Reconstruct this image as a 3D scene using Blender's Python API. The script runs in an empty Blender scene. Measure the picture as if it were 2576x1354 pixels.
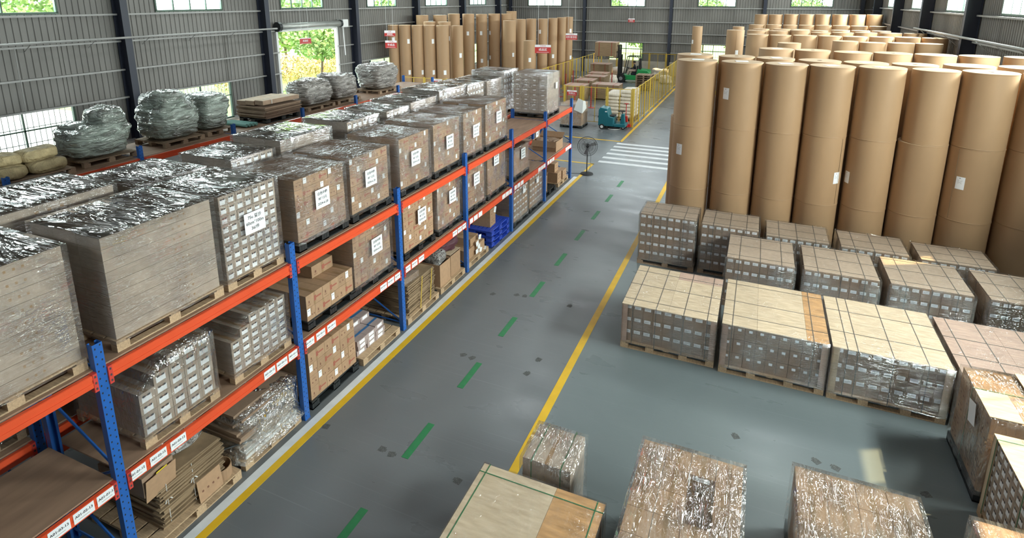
import bpy, math, random
from mathutils import Matrix, Vector, noise
R = math.radians
scene = bpy.context.scene
col = scene.collection
random.seed(7)

# ------------------------------------------------------------------ camera
F_PX, CX, CY = 1453.647, 1288.0, 339.94
cam_d = bpy.data.cameras.new('camera')
cam = bpy.data.objects.new('camera', cam_d)
col.objects.link(cam)
YAW, TILT, ROLL = 0.4036554, 1.3386603, 0.0016241
Rz = Matrix(((math.cos(YAW), -math.sin(YAW), 0), (math.sin(YAW), math.cos(YAW), 0), (0, 0, 1)))
Rx = Matrix(((1, 0, 0), (0, math.cos(TILT), -math.sin(TILT)), (0, math.sin(TILT), math.cos(TILT))))
Ry = Matrix(((math.cos(ROLL), -math.sin(ROLL), 0), (math.sin(ROLL), math.cos(ROLL), 0), (0, 0, 1)))
cam.matrix_world = Matrix.Translation((5.93709, -3.15129, 6.35587)) @ (Rz @ Rx @ Ry).to_4x4()
cam_d.sensor_width = 36.0
cam_d.sensor_fit = 'HORIZONTAL'
cam_d.lens = F_PX / 2576 * 36
cam_d.shift_y = (CY - 677.0) / 2576
cam_d.clip_start, cam_d.clip_end = 0.05, 400
scene.camera = cam

# ------------------------------------------------------------------ world, sun, lights, exposure
world = bpy.data.worlds.new('world')
scene.world = world
world.use_nodes = True
wn = world.node_tree.nodes
wn['Background'].inputs[0].default_value = (0.80, 0.92, 1.0, 1)
wn['Background'].inputs[1].default_value = 6.0

XL, XR, YN, YF, ZT = -16.2, 13.4, -9.0, 47.35, 9.36


def add_light(kind, name, loc, energy, color, rot=None, sx=1, sy=1, direction=None):
    d = bpy.data.lights.new(name, kind)
    d.energy = energy
    d.color = color
    o = bpy.data.objects.new(name, d)
    col.objects.link(o)
    o.location = loc
    if kind == 'AREA':
        d.shape = 'RECTANGLE'
        d.size, d.size_y = sx, sy
    if direction is not None:
        o.rotation_euler = Vector(direction).to_track_quat('-Z', 'Y').to_euler()
    elif rot:
        o.rotation_euler = rot
    return o


sun = add_light('SUN', 'sun', (40, 10, 40), 9.0, (1.0, 0.70, 0.36), direction=(-1, -0.5, -1.3))
sun.data.angle = R(0.6)
# daylight entering through the roof's translucent skylight strips
for ix, sxx in enumerate((-11.0, -1.5, 7.5)):
    for iy in range(5):
        add_light('AREA', 'skylight', (sxx, 6.5 + iy * 9.2, 9.2), 30 if iy == 0 else 125, (0.93, 0.98, 1.0),
                  direction=(0, 0.0001, -1), sx=0.6, sy=5.5)
# daylight from the high window band on the right wall
for wy in (-0.05, 6.75, 13.55, 20.35, 27.05, 33.85, 40.65):
    add_light('AREA', 'window_daylight', (XR + 0.55, wy, 6.95), 850 if wy < 0 else 1650, (0.95, 0.98, 1.0),
              direction=(-1, 0, -0.42), sx=2.9, sy=1.5)
for wy in (7.7, 14.3, 21.1, 27.9, 34.6):
    add_light('AREA', 'window_daylight', (XL - 0.55, wy, 6.95), 330, (0.90, 0.98, 1.0),
              direction=(1, 0, -0.42), sx=2.9, sy=1.5)

scene.view_settings.view_transform = 'Standard'
scene.view_settings.look = 'None'
scene.view_settings.gamma = 1
scene.view_settings.use_curve_mapping = False
scene.view_settings.exposure = 0.38
try:
    scene.cycles.max_bounces = 7
    scene.cycles.diffuse_bounces = 3
    scene.cycles.glossy_bounces = 3
    scene.cycles.transparent_max_bounces = 14
    scene.cycles.caustics_reflective = False
    scene.cycles.caustics_refractive = False
    scene.cycles.use_denoising = True
    scene.cycles.sample_clamp_indirect = 4.0
except Exception:
    pass


# ------------------------------------------------------------------ helpers
class MB:
    """collects geometry for ONE mesh"""
    def __init__(s):
        s.v, s.f, s.m = [], [], []

    def quad(s, a, b, c, d, mi=0):
        n = len(s.v)
        s.v += [a, b, c, d]
        s.f.append((n, n + 1, n + 2, n + 3))
        s.m.append(mi)

    def box(s, x0, y0, z0, x1, y1, z1, mi=0, top=None):
        n = len(s.v)
        s.v += [(x0, y0, z0), (x1, y0, z0), (x1, y1, z0), (x0, y1, z0), (x0, y0, z1), (x1, y0, z1), (x1, y1, z1), (x0, y1, z1)]
        for k, q in enumerate(((0, 3, 2, 1), (4, 5, 6, 7), (0, 1, 5, 4), (1, 2, 6, 5), (2, 3, 7, 6), (3, 0, 4, 7))):
            s.f.append(tuple(n + i for i in q))
            s.m.append(top if (k == 1 and top is not None) else mi)
        return s

    def tube(s, a, b, r, seg=8, mi=0, r2=None, cap=True):
        a, b = Vector(a), Vector(b)
        d = (b - a).normalized()
        u = d.orthogonal().normalized()
        w = d.cross(u)
        r2 = r if r2 is None else r2
        n = len(s.v)
        for p, rr in ((a, r), (b, r2)):
            for i in range(seg):
                t = 2 * math.pi * i / seg
                s.v.append(tuple(p + (u * math.cos(t) + w * math.sin(t)) * rr))
        for i in range(seg):
            j = (i + 1) % seg
            s.f.append((n + i, n + j, n + seg + j, n + seg + i))
            s.m.append(mi)
        if cap:
            s.f.append(tuple(n + i for i in reversed(range(seg))))
            s.m.append(mi)
            s.f.append(tuple(n + seg + i for i in range(seg)))
            s.m.append(mi)
        return s

    def prism(s, pts, y0, y1, mi=0):
        """polygon in XZ extruded along Y"""
        n, k = len(s.v), len(pts)
        for y in (y0, y1):
            s.v += [(x, y, z) for x, z in pts]
        s.f.append(tuple(range(n, n + k)))
        s.m.append(mi)
        s.f.append(tuple(range(n + 2 * k - 1, n + k - 1, -1)))
        s.m.append(mi)
        for i in range(k):
            j = (i + 1) % k
            s.f.append((n + i, n + k + i, n + k + j, n + j))
            s.m.append(mi)
        return s

    def mesh(s, name, mats, smooth=False):
        me = bpy.data.meshes.new(name)
        me.from_pydata(s.v, [], s.f)
        for m in (mats if isinstance(mats, (list, tuple)) else [mats]):
            me.materials.append(m)
        me.polygons.foreach_set('material_index', s.m)
        if smooth:
            me.polygons.foreach_set('use_smooth', [True] * len(s.f))
        me.update()
        return me


def ob(name, me, parent=None, loc=(0, 0, 0), rot=None, scale=None):
    o = bpy.data.objects.new(name, me)
    col.objects.link(o)
    if parent is not None:
        o.parent = parent
    o.location = loc
    if rot:
        o.rotation_euler = rot
    if scale:
        o.scale = scale
    return o


def tag(o, label=None, cat=None, group=None, kind=None):
    if label:
        o['label'] = label
    if cat:
        o['category'] = cat
    if group:
        o['group'] = group
    if kind:
        o['kind'] = kind
    return o


def thing(name, label, cat, loc=(0, 0, 0), rz=0, group=None):
    o = ob(name, None, None, loc, (0, 0, rz))
    o.empty_display_size = 0.1
    return tag(o, label, cat, group)


# ------------------------------------------------------------------ materials
def mat(name, color, rough=0.6, metal=0.0, noise_scale=0, noise_amt=0.15, bump=0, rand=0.0, stretch=(1, 1, 1), spec=0.5, coat=0, bump_dist=0.01, dark=None):
    m = bpy.data.materials.new(name)
    m.use_nodes = True
    nt = m.node_tree
    n, l = nt.nodes, nt.links
    b = n['Principled BSDF']
    b.inputs['Roughness'].default_value = rough
    b.inputs['Metallic'].default_value = metal
    b.inputs['Specular IOR Level'].default_value = spec
    b.inputs['Coat Weight'].default_value = coat
    c = (*color, 1)
    b.inputs['Base Color'].default_value = c
    last = None
    if noise_scale:
        tc = n.new('ShaderNodeTexCoord')
        mp = n.new('ShaderNodeMapping')
        mp.inputs['Scale'].default_value = stretch
        nz = n.new('ShaderNodeTexNoise')
        nz.inputs['Scale'].default_value = noise_scale
        nz.inputs['Detail'].default_value = 5
        l.new(tc.outputs['Object'], mp.inputs[0])
        l.new(mp.outputs[0], nz.inputs['Vector'])
        mr = n.new('ShaderNodeMapRange')
        mr.inputs['From Min'].default_value = 0.25
        mr.inputs['From Max'].default_value = 0.75
        mr.inputs['To Min'].default_value = 0
        mr.inputs['To Max'].default_value = 1
        l.new(nz.outputs['Fac'], mr.inputs[0])
        mx = n.new('ShaderNodeMix')
        mx.data_type = 'RGBA'
        dk = dark if dark else tuple(x * (1 - 2 * noise_amt) for x in color)
        hi = tuple(min(1, x * (1 + noise_amt)) for x in color)
        mx.inputs[6].default_value = (*dk, 1)
        mx.inputs[7].default_value = (*hi, 1)
        l.new(mr.outputs[0], mx.inputs[0])
        last = mx.outputs[2]
        if bump:
            bp = n.new('ShaderNodeBump')
            bp.inputs['Strength'].default_value = bump
            bp.inputs['Distance'].default_value = bump_dist
            l.new(nz.outputs['Fac'], bp.inputs['Height'])
            l.new(bp.outputs[0], b.inputs['Normal'])
    if rand:
        oi = n.new('ShaderNodeObjectInfo')
        hs = n.new('ShaderNodeHueSaturation')
        r2 = n.new('ShaderNodeMapRange')
        r2.inputs['To Min'].default_value = 1 - rand
        r2.inputs['To Max'].default_value = 1 + rand
        l.new(oi.outputs['Random'], r2.inputs[0])
        l.new(r2.outputs[0], hs.inputs['Value'])
        hs.inputs['Color'].default_value = c
        if last:
            l.new(last, hs.inputs['Color'])
        last = hs.outputs[0]
    if last:
        l.new(last, b.inputs['Base Color'])
    return m


def film_mat(name, scale, veil=0.12, gloss=0.25, rough=0.12, bump=0.9, tint=(1, 1, 1), dist=0.03, patch=1.0, veilcol=(0.85, 0.86, 0.84)):
    """thin clear stretch film: mostly see-through, glossy wrinkles, a faint milky veil"""
    m = bpy.data.materials.new(name)
    m.use_nodes = True
    nt = m.node_tree
    n, l = nt.nodes, nt.links
    n.clear()
    out = n.new('ShaderNodeOutputMaterial')
    tc = n.new('ShaderNodeTexCoord')
    oi = n.new('ShaderNodeObjectInfo')
    add = n.new('ShaderNodeVectorMath')
    add.operation = 'ADD'
    l.new(tc.outputs['Object'], add.inputs[0])
    sc = n.new('ShaderNodeMath')
    sc.operation = 'MULTIPLY'
    sc.inputs[1].default_value = 40
    l.new(oi.outputs['Random'], sc.inputs[0])
    l.new(sc.outputs[0], add.inputs[1])
    mp = n.new('ShaderNodeMapping')
    mp.inputs['Scale'].default_value = scale
    mp.inputs['Rotation'].default_value = (0.12, -0.1, 0.08)
    l.new(add.outputs[0], mp.inputs[0])
    nz = n.new('ShaderNodeTexNoise')
    nz.inputs['Scale'].default_value = 1
    nz.inputs['Detail'].default_value = 3
    nz.inputs['Roughness'].default_value = 0.5
    nz.inputs['Distortion'].default_value = 0.6
    l.new(mp.outputs[0], nz.inputs['Vector'])
    big = n.new('ShaderNodeTexNoise')
    big.inputs['Scale'].default_value = 2.2
    big.inputs['Detail'].default_value = 2
    l.new(add.outputs[0], big.inputs['Vector'])
    pr = n.new('ShaderNodeMapRange')
    pr.inputs['From Min'].default_value = 0.38
    pr.inputs['From Max'].default_value = 0.68
    pr.inputs['To Min'].default_value = 0.35
    pr.inputs['To Max'].default_value = 1.0 + patch
    l.new(big.outputs['Fac'], pr.inputs[0])
    # sharp creases: ridged noise
    r1 = n.new('ShaderNodeMath')
    r1.operation = 'SUBTRACT'
    r1.inputs[1].default_value = 0.5
    l.new(nz.outputs['Fac'], r1.inputs[0])
    r2 = n.new('ShaderNodeMath')
    r2.operation = 'ABSOLUTE'
    l.new(r1.outputs[0], r2.inputs[0])
    bp = n.new('ShaderNodeBump')
    bp.inputs['Strength'].default_value = bump
    bp.inputs['Distance'].default_value = dist
    l.new(r2.outputs[0], bp.inputs['Height'])
    tr = n.new('ShaderNodeBsdfTransparent')
    tr.inputs[0].default_value = (*tint, 1)
    gl = n.new('ShaderNodeBsdfGlossy')
    gl.inputs['Roughness'].default_value = rough
    gl.inputs['Color'].default_value = (1, 1, 1, 1)
    l.new(bp.outputs[0], gl.inputs['Normal'])
    df = n.new('ShaderNodeBsdfDiffuse')
    df.inputs[0].default_value = (*veilcol, 1)
    l.new(bp.outputs[0], df.inputs['Normal'])
    # veil where wrinkles bunch
    vr = n.new('ShaderNodeMapRange')
    vr.inputs['From Min'].default_value = 0.45
    vr.inputs['From Max'].default_value = 0.75
    vr.inputs['To Min'].default_value = veil * 0.35
    vr.inputs['To Max'].default_value = min(1, veil * 2.6)
    l.new(nz.outputs['Fac'], vr.inputs[0])
    m1 = n.new('ShaderNodeMixShader')
    l.new(vr.outputs[0], m1.inputs[0])
    l.new(tr.outputs[0], m1.inputs[1])
    l.new(df.outputs[0], m1.inputs[2])
    lw = n.new('ShaderNodeLayerWeight')
    lw.inputs['Blend'].default_value = 0.28
    l.new(bp.outputs[0], lw.inputs['Normal'])
    mu = n.new('ShaderNodeMath')
    mu.operation = 'MULTIPLY_ADD'
    l.new(lw.outputs['Facing'], mu.inputs[0])
    mu.inputs[1].default_value = gloss
    mu.inputs[2].default_value = gloss * 0.45
    mu2 = n.new('ShaderNodeMath')
    mu2.operation = 'MULTIPLY'
    mu2.use_clamp = True
    l.new(mu.outputs[0], mu2.inputs[0])
    l.new(pr.outputs[0], mu2.inputs[1])
    m2 = n.new('ShaderNodeMixShader')
    l.new(mu2.outputs[0], m2.inputs[0])
    l.new(m1.outputs[0], m2.inputs[1])
    l.new(gl.outputs[0], m2.inputs[2])
    l.new(m2.outputs[0], out.inputs['Surface'])
    return m


M = {}
M['kraft'] = mat('kraft_carton', (0.43, 0.265, 0.155), 0.75, noise_scale=14, noise_amt=0.06, rand=0.10)
M['kraft_grey'] = mat('pale_carton', (0.42, 0.33, 0.26), 0.75, noise_scale=14, noise_amt=0.06, rand=0.08)
M['kraft_dark'] = mat('dull_carton', (0.30, 0.20, 0.135), 0.8, noise_scale=10, noise_amt=0.08, rand=0.10)
M['lid'] = mat('carton_lid', (0.42, 0.315, 0.235), 0.75, noise_scale=14, noise_amt=0.05, rand=0.06)
M['tape'] = mat('packing_tape', (0.34, 0.21, 0.11), 0.3)
M['sticker'] = mat('white_sticker', (0.90, 0.90, 0.91), 0.5)
M['ink'] = mat('dark_ink', (0.05, 0.045, 0.05), 0.7)
M['red_ink'] = mat('red_ink', (0.36, 0.115, 0.075), 0.7)
M['brown_ink'] = mat('brown_ink', (0.20, 0.09, 0.055), 0.7)
M['wood'] = mat('pallet_wood', (0.52, 0.36, 0.22), 0.8, noise_scale=9, noise_amt=0.16, stretch=(1, 6, 6), rand=0.12)
M['wood_dull'] = mat('worn_wood', (0.34, 0.235, 0.155), 0.85, noise_scale=9, noise_amt=0.18, stretch=(1, 6, 6), rand=0.1)
M['ply_pale'] = mat('pale_plywood', (0.64, 0.51, 0.36), 0.6, noise_scale=4, noise_amt=0.10, stretch=(1, 5, 1), rand=0.09, dark=(0.49, 0.36, 0.23))
M['ply_pink'] = mat('pink_plywood', (0.52, 0.35, 0.27), 0.6, noise_scale=3, noise_amt=0.12, stretch=(1, 7, 1), rand=0.05)
M['ply_orange'] = mat('orange_plywood', (0.60, 0.33, 0.14), 0.55, noise_scale=2.5, noise_amt=0.2, stretch=(1.2, 6, 1))
M['black_plastic'] = mat('black_plastic', (0.022, 0.025, 0.026), 0.45)
M['blue_plastic'] = mat('blue_plastic', (0.03, 0.08, 0.52), 0.4)
M['rack_blue'] = mat('rack_blue_paint', (0.022, 0.125, 0.45), 0.35, noise_scale=6, noise_amt=0.06)
M['rack_orange'] = mat('rack_orange_paint', (0.80, 0.095, 0.03), 0.38, noise_scale=3, noise_amt=0.04)
M['rack_conn'] = mat('connector_red_paint', (0.62, 0.06, 0.045), 0.4)
M['deck'] = mat('brown_fibreboard', (0.36, 0.225, 0.15), 0.6, noise_scale=1.6, noise_amt=0.16, stretch=(4, 0.6, 1), rand=0.05)
M['strap'] = mat('dark_strap', (0.10, 0.09, 0.08), 0.5)
M['strap_green'] = mat('green_strap', (0.03, 0.16, 0.06), 0.4)
M['strap_red'] = mat('red_strap', (0.38, 0.035, 0.025), 0.5)
M['reel'] = mat('kraft_paper_roll', (0.42, 0.258, 0.137), 0.6, noise_scale=3.0, noise_amt=0.04, rand=0.025, bump=0.25, stretch=(1, 1, 0.6), bump_dist=0.012)
M['reel_top'] = mat('paper_roll_end', (0.56, 0.40, 0.25), 0.7, noise_scale=5, noise_amt=0.08, rand=0.05)
M['yellow'] = mat('yellow_paint', (0.78, 0.47, 0.02), 0.5, noise_scale=5, noise_amt=0.06)
M['yellow_rail'] = mat('yellow_rail_paint', (0.62, 0.42, 0.05), 0.45)
M['white_paint'] = mat('white_floor_paint', (0.74, 0.76, 0.78), 0.5, noise_scale=4, noise_amt=0.07)
M['green_paint'] = mat('green_floor_paint', (0.02, 0.20, 0.07), 0.5, noise_scale=8, noise_amt=0.1)
M['column'] = mat('navy_column_paint', (0.022, 0.026, 0.042), 0.5)
M['purlin'] = mat('galvanised_purlin', (0.36, 0.355, 0.34), 0.5, noise_scale=3, noise_amt=0.08)
M['teal'] = mat('teal_plastic', (0.012, 0.135, 0.17), 0.35)
M['green_body'] = mat('green_forklift_paint', (0.015, 0.26, 0.07), 0.35)
M['rubber'] = mat('black_rubber', (0.015, 0.015, 0.016), 0.7)
M['red'] = mat('red_paint', (0.50, 0.02, 0.02), 0.4)
M['sign_red'] = mat('sign_red', (0.50, 0.035, 0.03), 0.5)
M['sign_white'] = mat('sign_white', (0.82, 0.78, 0.80), 0.5)
M['white_plastic'] = mat('white_plastic', (0.75, 0.75, 0.73), 0.5)
M['grey_metal'] = mat('grey_metal', (0.35, 0.35, 0.36), 0.4, metal=0.3)
M['frame_green'] = mat('window_frame_green', (0.05, 0.09, 0.06), 0.5)
M['dado'] = mat('whitewashed_masonry', (0.50, 0.46, 0.39), 0.8, noise_scale=2, noise_amt=0.1)
M['white_sack'] = mat('white_woven_sack', (0.72, 0.64, 0.54), 0.6, noise_scale=6, noise_amt=0.08, bump=0.4, bump_dist=0.03)
M['tan_sack'] = mat('tan_woven_sack', (0.47, 0.37, 0.20), 0.75, noise_scale=5, noise_amt=0.2, bump=1.0, bump_dist=0.12, stretch=(2, 1, 1))
M['grass'] = mat('grass', (0.30, 0.46, 0.12), 0.9, noise_scale=3, noise_amt=0.3)
M['leaf'] = mat('leaf_green', (0.30, 0.46, 0.14), 0.7, noise_scale=1, noise_amt=0.35)
M['leaf_dry'] = mat('leaf_dry', (0.62, 0.46, 0.24), 0.8, noise_scale=1, noise_amt=0.3)
M['leaf_teal'] = mat('leaf_bluish', (0.22, 0.50, 0.45), 0.7, noise_scale=1, noise_amt=0.3)
M['bark'] = mat('bark', (0.14, 0.10, 0.07), 0.9)
M['concrete'] = mat('pale_concrete', (0.66, 0.66, 0.64), 0.9)
M['skin'] = mat('skin', (0.42, 0.24, 0.16), 0.6)
M['cloth_dark'] = mat('dark_cloth', (0.015, 0.018, 0.03), 0.9)
M['cloth_pale'] = mat('pale_cloth', (0.55, 0.42, 0.36), 0.9)
M['hair'] = mat('black_hair', (0.01, 0.01, 0.01), 0.6)
M['kraft_edge'] = mat('cardboard_edges', (0.33, 0.225, 0.13), 0.85, noise_scale=5, noise_amt=0.28, stretch=(0.6, 0.6, 34), bump=0.6, bump_dist=0.012)
M['pink_pack'] = mat('pink_paper_pack', (0.42, 0.33, 0.31), 0.6, noise_scale=10, noise_amt=0.05)
M['blue_tape'] = mat('blue_tape', (0.04, 0.16, 0.36), 0.4)
M['yellow_tape'] = mat('yellow_label', (0.78, 0.62, 0.04), 0.5)
M['galv'] = mat('galvanised_sheet', (0.42, 0.43, 0.40), 0.35, metal=0.4, noise_scale=4, noise_amt=0.1, stretch=(1, 1, 14))
M['maroon'] = mat('maroon_cloth', (0.09, 0.03, 0.04), 0.6)
M['core'] = mat('cardboard_core', (0.10, 0.07, 0.05), 0.9)
# stretch films
M['film_side'] = film_mat('stretch_film', (5, 6, 34), veil=0.05, gloss=0.30, rough=0.07, bump=1, dist=0.10)
M['film_vert'] = film_mat('stretch_film_vertical_creases', (11, 11, 4), veil=0.055, gloss=0.30, rough=0.07, bump=1, dist=0.10)
M['film_top'] = film_mat('film_sheet_over_top', (1.3, 6.5, 6), veil=0.012, gloss=0.75, rough=0.05, tint=(0.40, 0.365, 0.33), bump=1, dist=0.16)
M['film_top_x'] = film_mat('film_sheet_over_top_lengthwise', (16, 3, 12), veil=0.03, gloss=0.30, rough=0.08, tint=(0.55, 0.51, 0.47), bump=1, dist=0.06)
M['film_top_pale'] = film_mat('film_over_board_top', (9, 9, 9), veil=0.02, gloss=0.06, rough=0.08, bump=1, dist=0.10)
M['film_top_gloss'] = film_mat('film_over_top_long_creases', (12, 2.4, 12), veil=0.06, gloss=0.32, rough=0.05, bump=1, dist=0.12)
M['film_loose'] = film_mat('loose_clear_plastic', (8, 8, 8), veil=0.16, gloss=0.6, rough=0.06, bump=1, dist=0.15)


def floor_material():
    m = mat('epoxy_floor', (0.165, 0.205, 0.215), 0.3)
    nt = m.node_tree
    n, l = nt.nodes, nt.links
    b = n['Principled BSDF']
    tc = n.new('ShaderNodeTexCoord')

    def nz(scale, detail, stretch=(1, 1, 1), rot=0, dist=0):
        mp = n.new('ShaderNodeMapping')
        mp.inputs['Scale'].default_value = stretch
        mp.inputs['Rotation'].default_value = (0, 0, rot)
        l.new(tc.outputs['Object'], mp.inputs[0])
        t = n.new('ShaderNodeTexNoise')
        t.inputs['Scale'].default_value = scale
        t.inputs['Detail'].default_value = detail
        t.inputs['Distortion'].default_value = dist
        l.new(mp.outputs[0], t.inputs['Vector'])
        return t

    def rng(src, a, b_, c, d):
        r = n.new('ShaderNodeMapRange')
        for k, v in zip(('From Min', 'From Max', 'To Min', 'To Max'), (a, b_, c, d)):
            r.inputs[k].default_value = v
        l.new(src, r.inputs[0])
        return r.outputs[0]

    def mixc(fac, a, bcol):
        x = n.new('ShaderNodeMix')
        x.data_type = 'RGBA'
        if hasattr(a, 'links'):
            l.new(a, x.inputs[6])
        else:
            x.inputs[6].default_value = (*a, 1)
        x.inputs[7].default_value = (*bcol, 1)
        l.new(fac, x.inputs[0])
        return x.outputs[2]

    b.inputs['Specular IOR Level'].default_value = 0.4
    big = nz(0.35, 6, dist=0.6)
    sep = n.new('ShaderNodeSeparateXYZ')
    l.new(tc.outputs['Object'], sep.inputs[0])
    aisle = rng(sep.outputs['X'], 3.33, 3.36, 1, 0)
    c = mixc(rng(big.outputs['Fac'], 0.3, 0.7, 0, 1), (0.145, 0.170, 0.178), (0.18, 0.208, 0.213))
    ga = n.new('ShaderNodeMix')
    ga.data_type = 'RGBA'
    ga.blend_type = 'MULTIPLY'
    ga.inputs[7].default_value = (0.96, 0.88, 0.89, 1)
    l.new(aisle, ga.inputs[0])
    l.new(c, ga.inputs[6])
    c = ga.outputs[2]
    scr1 = nz(3.0, 8, (0.14, 14, 1), 0.5, 0.15)
    c = mixc(rng(scr1.outputs['Fac'], 0.64, 0.76, 0, 0.22), c, (0.33, 0.36, 0.36))
    scr2 = nz(2.5, 8, (0.12, 13, 1), -1.05, 0.15)
    c = mixc(rng(scr2.outputs['Fac'], 0.64, 0.76, 0, 0.2), c, (0.33, 0.36, 0.36))
    st = nz(1.6, 3, (1, 1.5, 1), 0.2)
    c = mixc(rng(st.outputs['Fac'], 0.70, 0.76, 0, 0.5), c, (0.07, 0.075, 0.075))
    l.new(c, b.inputs['Base Color'])
    rg = nz(1.2, 5, (0.6, 1.6, 1), 0.3)
    l.new(rng(rg.outputs['Fac'], 0.3, 0.7, 0.25, 0.38), b.inputs['Roughness'])
    bp = n.new('ShaderNodeBump')
    bp.inputs['Strength'].default_value = 0.12
    bp.inputs['Distance'].default_value = 0.01
    l.new(nz(9, 3).outputs['Fac'], bp.inputs['Height'])
    l.new(bp.outputs[0], b.inputs['Normal'])
    return m


M['floor'] = floor_material()
M['mark'] = mat('tape_residue', (0.11, 0.115, 0.112), 0.7, noise_scale=60, noise_amt=0.4)
MARKS = [(1.43, 2.64), (1.61, 2.61), (1.44, 5.12), (1.63, 5.1), (2.71, 5.08), (2.7, 7.55), (1.67, 7.56), (6.12, 4.93), (7.19, 4.87), (7.43, 4.84), (2.7, 2.57), (0.37, 2.68), (8.48, 4.81), (1.49, 7.54), (0.99, 7.37), (2.76, 5.53)]
M['wall'] = mat('corrugated_sheet_grey', (0.205, 0.195, 0.18), 0.55, noise_scale=0.9, noise_amt=0.12, stretch=(1, 1, 0.35), dark=(0.14, 0.132, 0.12))


def glass_material():
    m = bpy.data.materials.new('window_glass')
    m.use_nodes = True
    n, l = m.node_tree.nodes, m.node_tree.links
    n.clear()
    o = n.new('ShaderNodeOutputMaterial')
    t = n.new('ShaderNodeBsdfTransparent')
    t.inputs[0].default_value = (0.94, 0.98, 0.95, 1)
    g = n.new('ShaderNodeBsdfGlossy')
    g.inputs['Roughness'].default_value = 0.02
    x = n.new('ShaderNodeMixShader')
    x.inputs[0].default_value = 0.07
    l.new(t.outputs[0], x.inputs[1])
    l.new(g.outputs[0], x.inputs[2])
    l.new(x.outputs[0], o.inputs[0])
    return m


M['glass'] = glass_material()

_text = {}


def text_mesh(body, size, material, bold=0.0):
    k = (body, size, material.name, bold)
    if k in _text:
        return _text[k]
    cu = bpy.data.curves.new('lettering', 'FONT')
    cu.body = body
    cu.size = size
    cu.align_x = 'CENTER'
    cu.align_y = 'CENTER'
    cu.resolution_u = 2
    cu.offset = bold
    t = bpy.data.objects.new('lettering_tmp', cu)
    col.objects.link(t)
    dg = bpy.context.evaluated_depsgraph_get()
    me = bpy.data.meshes.new_from_object(t.evaluated_get(dg))
    me.name = 'lettering'
    me.materials.clear()
    me.materials.append(material)
    bpy.data.objects.remove(t)
    bpy.data.curves.remove(cu)
    _text[k] = me
    return me


ROT_PX = (R(90), 0, R(90))     # print facing +X
ROT_MY = (R(90), 0, 0)         # print facing -Y
ROT_MX = (R(90), 0, R(-90))    # print facing -X

# ------------------------------------------------------------------ floor and its markings
floor = ob('floor', MB().box(XL - 0.2, YN, -0.2, XR + 0.2, YF + 0.2, 0).mesh('floor', M['floor']))
tag(floor, kind='structure')


def mark(name, x0, y0, x1, y1, m, zt=0.004):
    return ob(name, MB().box(x0, y0, 0.0005, x1, y1, zt).mesh(name, m), floor)


mark('white_lane_line', 0.06, -8, 0.19, 16.4, M['white_paint'])
mark('yellow_lane_line', 0.19, -8, 0.31, 16.9, M['yellow'])
mark('yellow_lane_line', 3.27, -8, 3.40, 40, M['yellow'])
mark('yellow_lane_line', 0.20, 18.32, 0.30, 16.9, M['yellow'])
mark('yellow_lane_line', -1.4, 18.22, 0.30, 18.34, M['yellow'])
mark('yellow_lane_line', -2.6, 22.3, 0.45, 22.42, M['yellow'])
mark('yellow_lane_line', 0.40, 22.3, 0.52, 44.5, M['yellow'])
mark('white_lane_line', 3.40, 16.4, 3.46, 40, M['white_paint'])
dash = MB().box(-0.055, -0.37, 0.0005, 0.055, 0.37, 0.004).mesh('green_dash', M['green_paint'])
for k in range(-3, 10):
    ob('green_dash', dash, floor, (1.82, -0.02 + 1.655 * k + 1.36, 0))
for i, (px_, py_) in enumerate(MARKS):
    ob('floor_mark', MB().box(-0.055, -0.05, 0.0005, 0.045, 0.05, 0.0015).box(0.02, -0.03, 0.0015, 0.07, 0.02, 0.002).mesh('floor_mark', M['mark']), floor, (px_, py_, 0), (0, 0, 0.3 * i))
for k, yy in enumerate((18.75, 19.42, 20.1, 20.75, 21.35, 21.95)):
    mark('crosswalk_stripe', 0.36, yy - 0.14, 3.2, yy + 0.14, M['white_paint'])

# ------------------------------------------------------------------ building shell
RIB = 0.20


def corr(mb, axis, fixed, inward, a0, a1, z0, z1):
    """corrugated sheet strip; axis 'y' = wall along Y at x=fixed, 'x' = wall along X at y=fixed"""
    pts = []
    a = a0
    while a < a1 - 1e-4:
        e = min(a + RIB, a1)
        w = e - a
        pts += [(a, 0), (a + w * 0.70, 0), (a + w * 0.78, 0.028), (a + w * 0.92, 0.028)]
        a = e
    pts.append((a1, 0))
    for (p, d), (q, e) in zip(pts, pts[1:]):
        if q - p < 1e-5:
            continue
        dp, dq = fixed + inward * d, fixed + inward * e
        if axis == 'y':
            v = [(dp, p, z0), (dq, q, z0), (dq, q, z1), (dp, p, z1)]
        else:
            v = [(p, dp, z0), (q, dq, z0), (q, dq, z1), (p, dp, z1)]
        mb.quad(*v)


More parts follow.
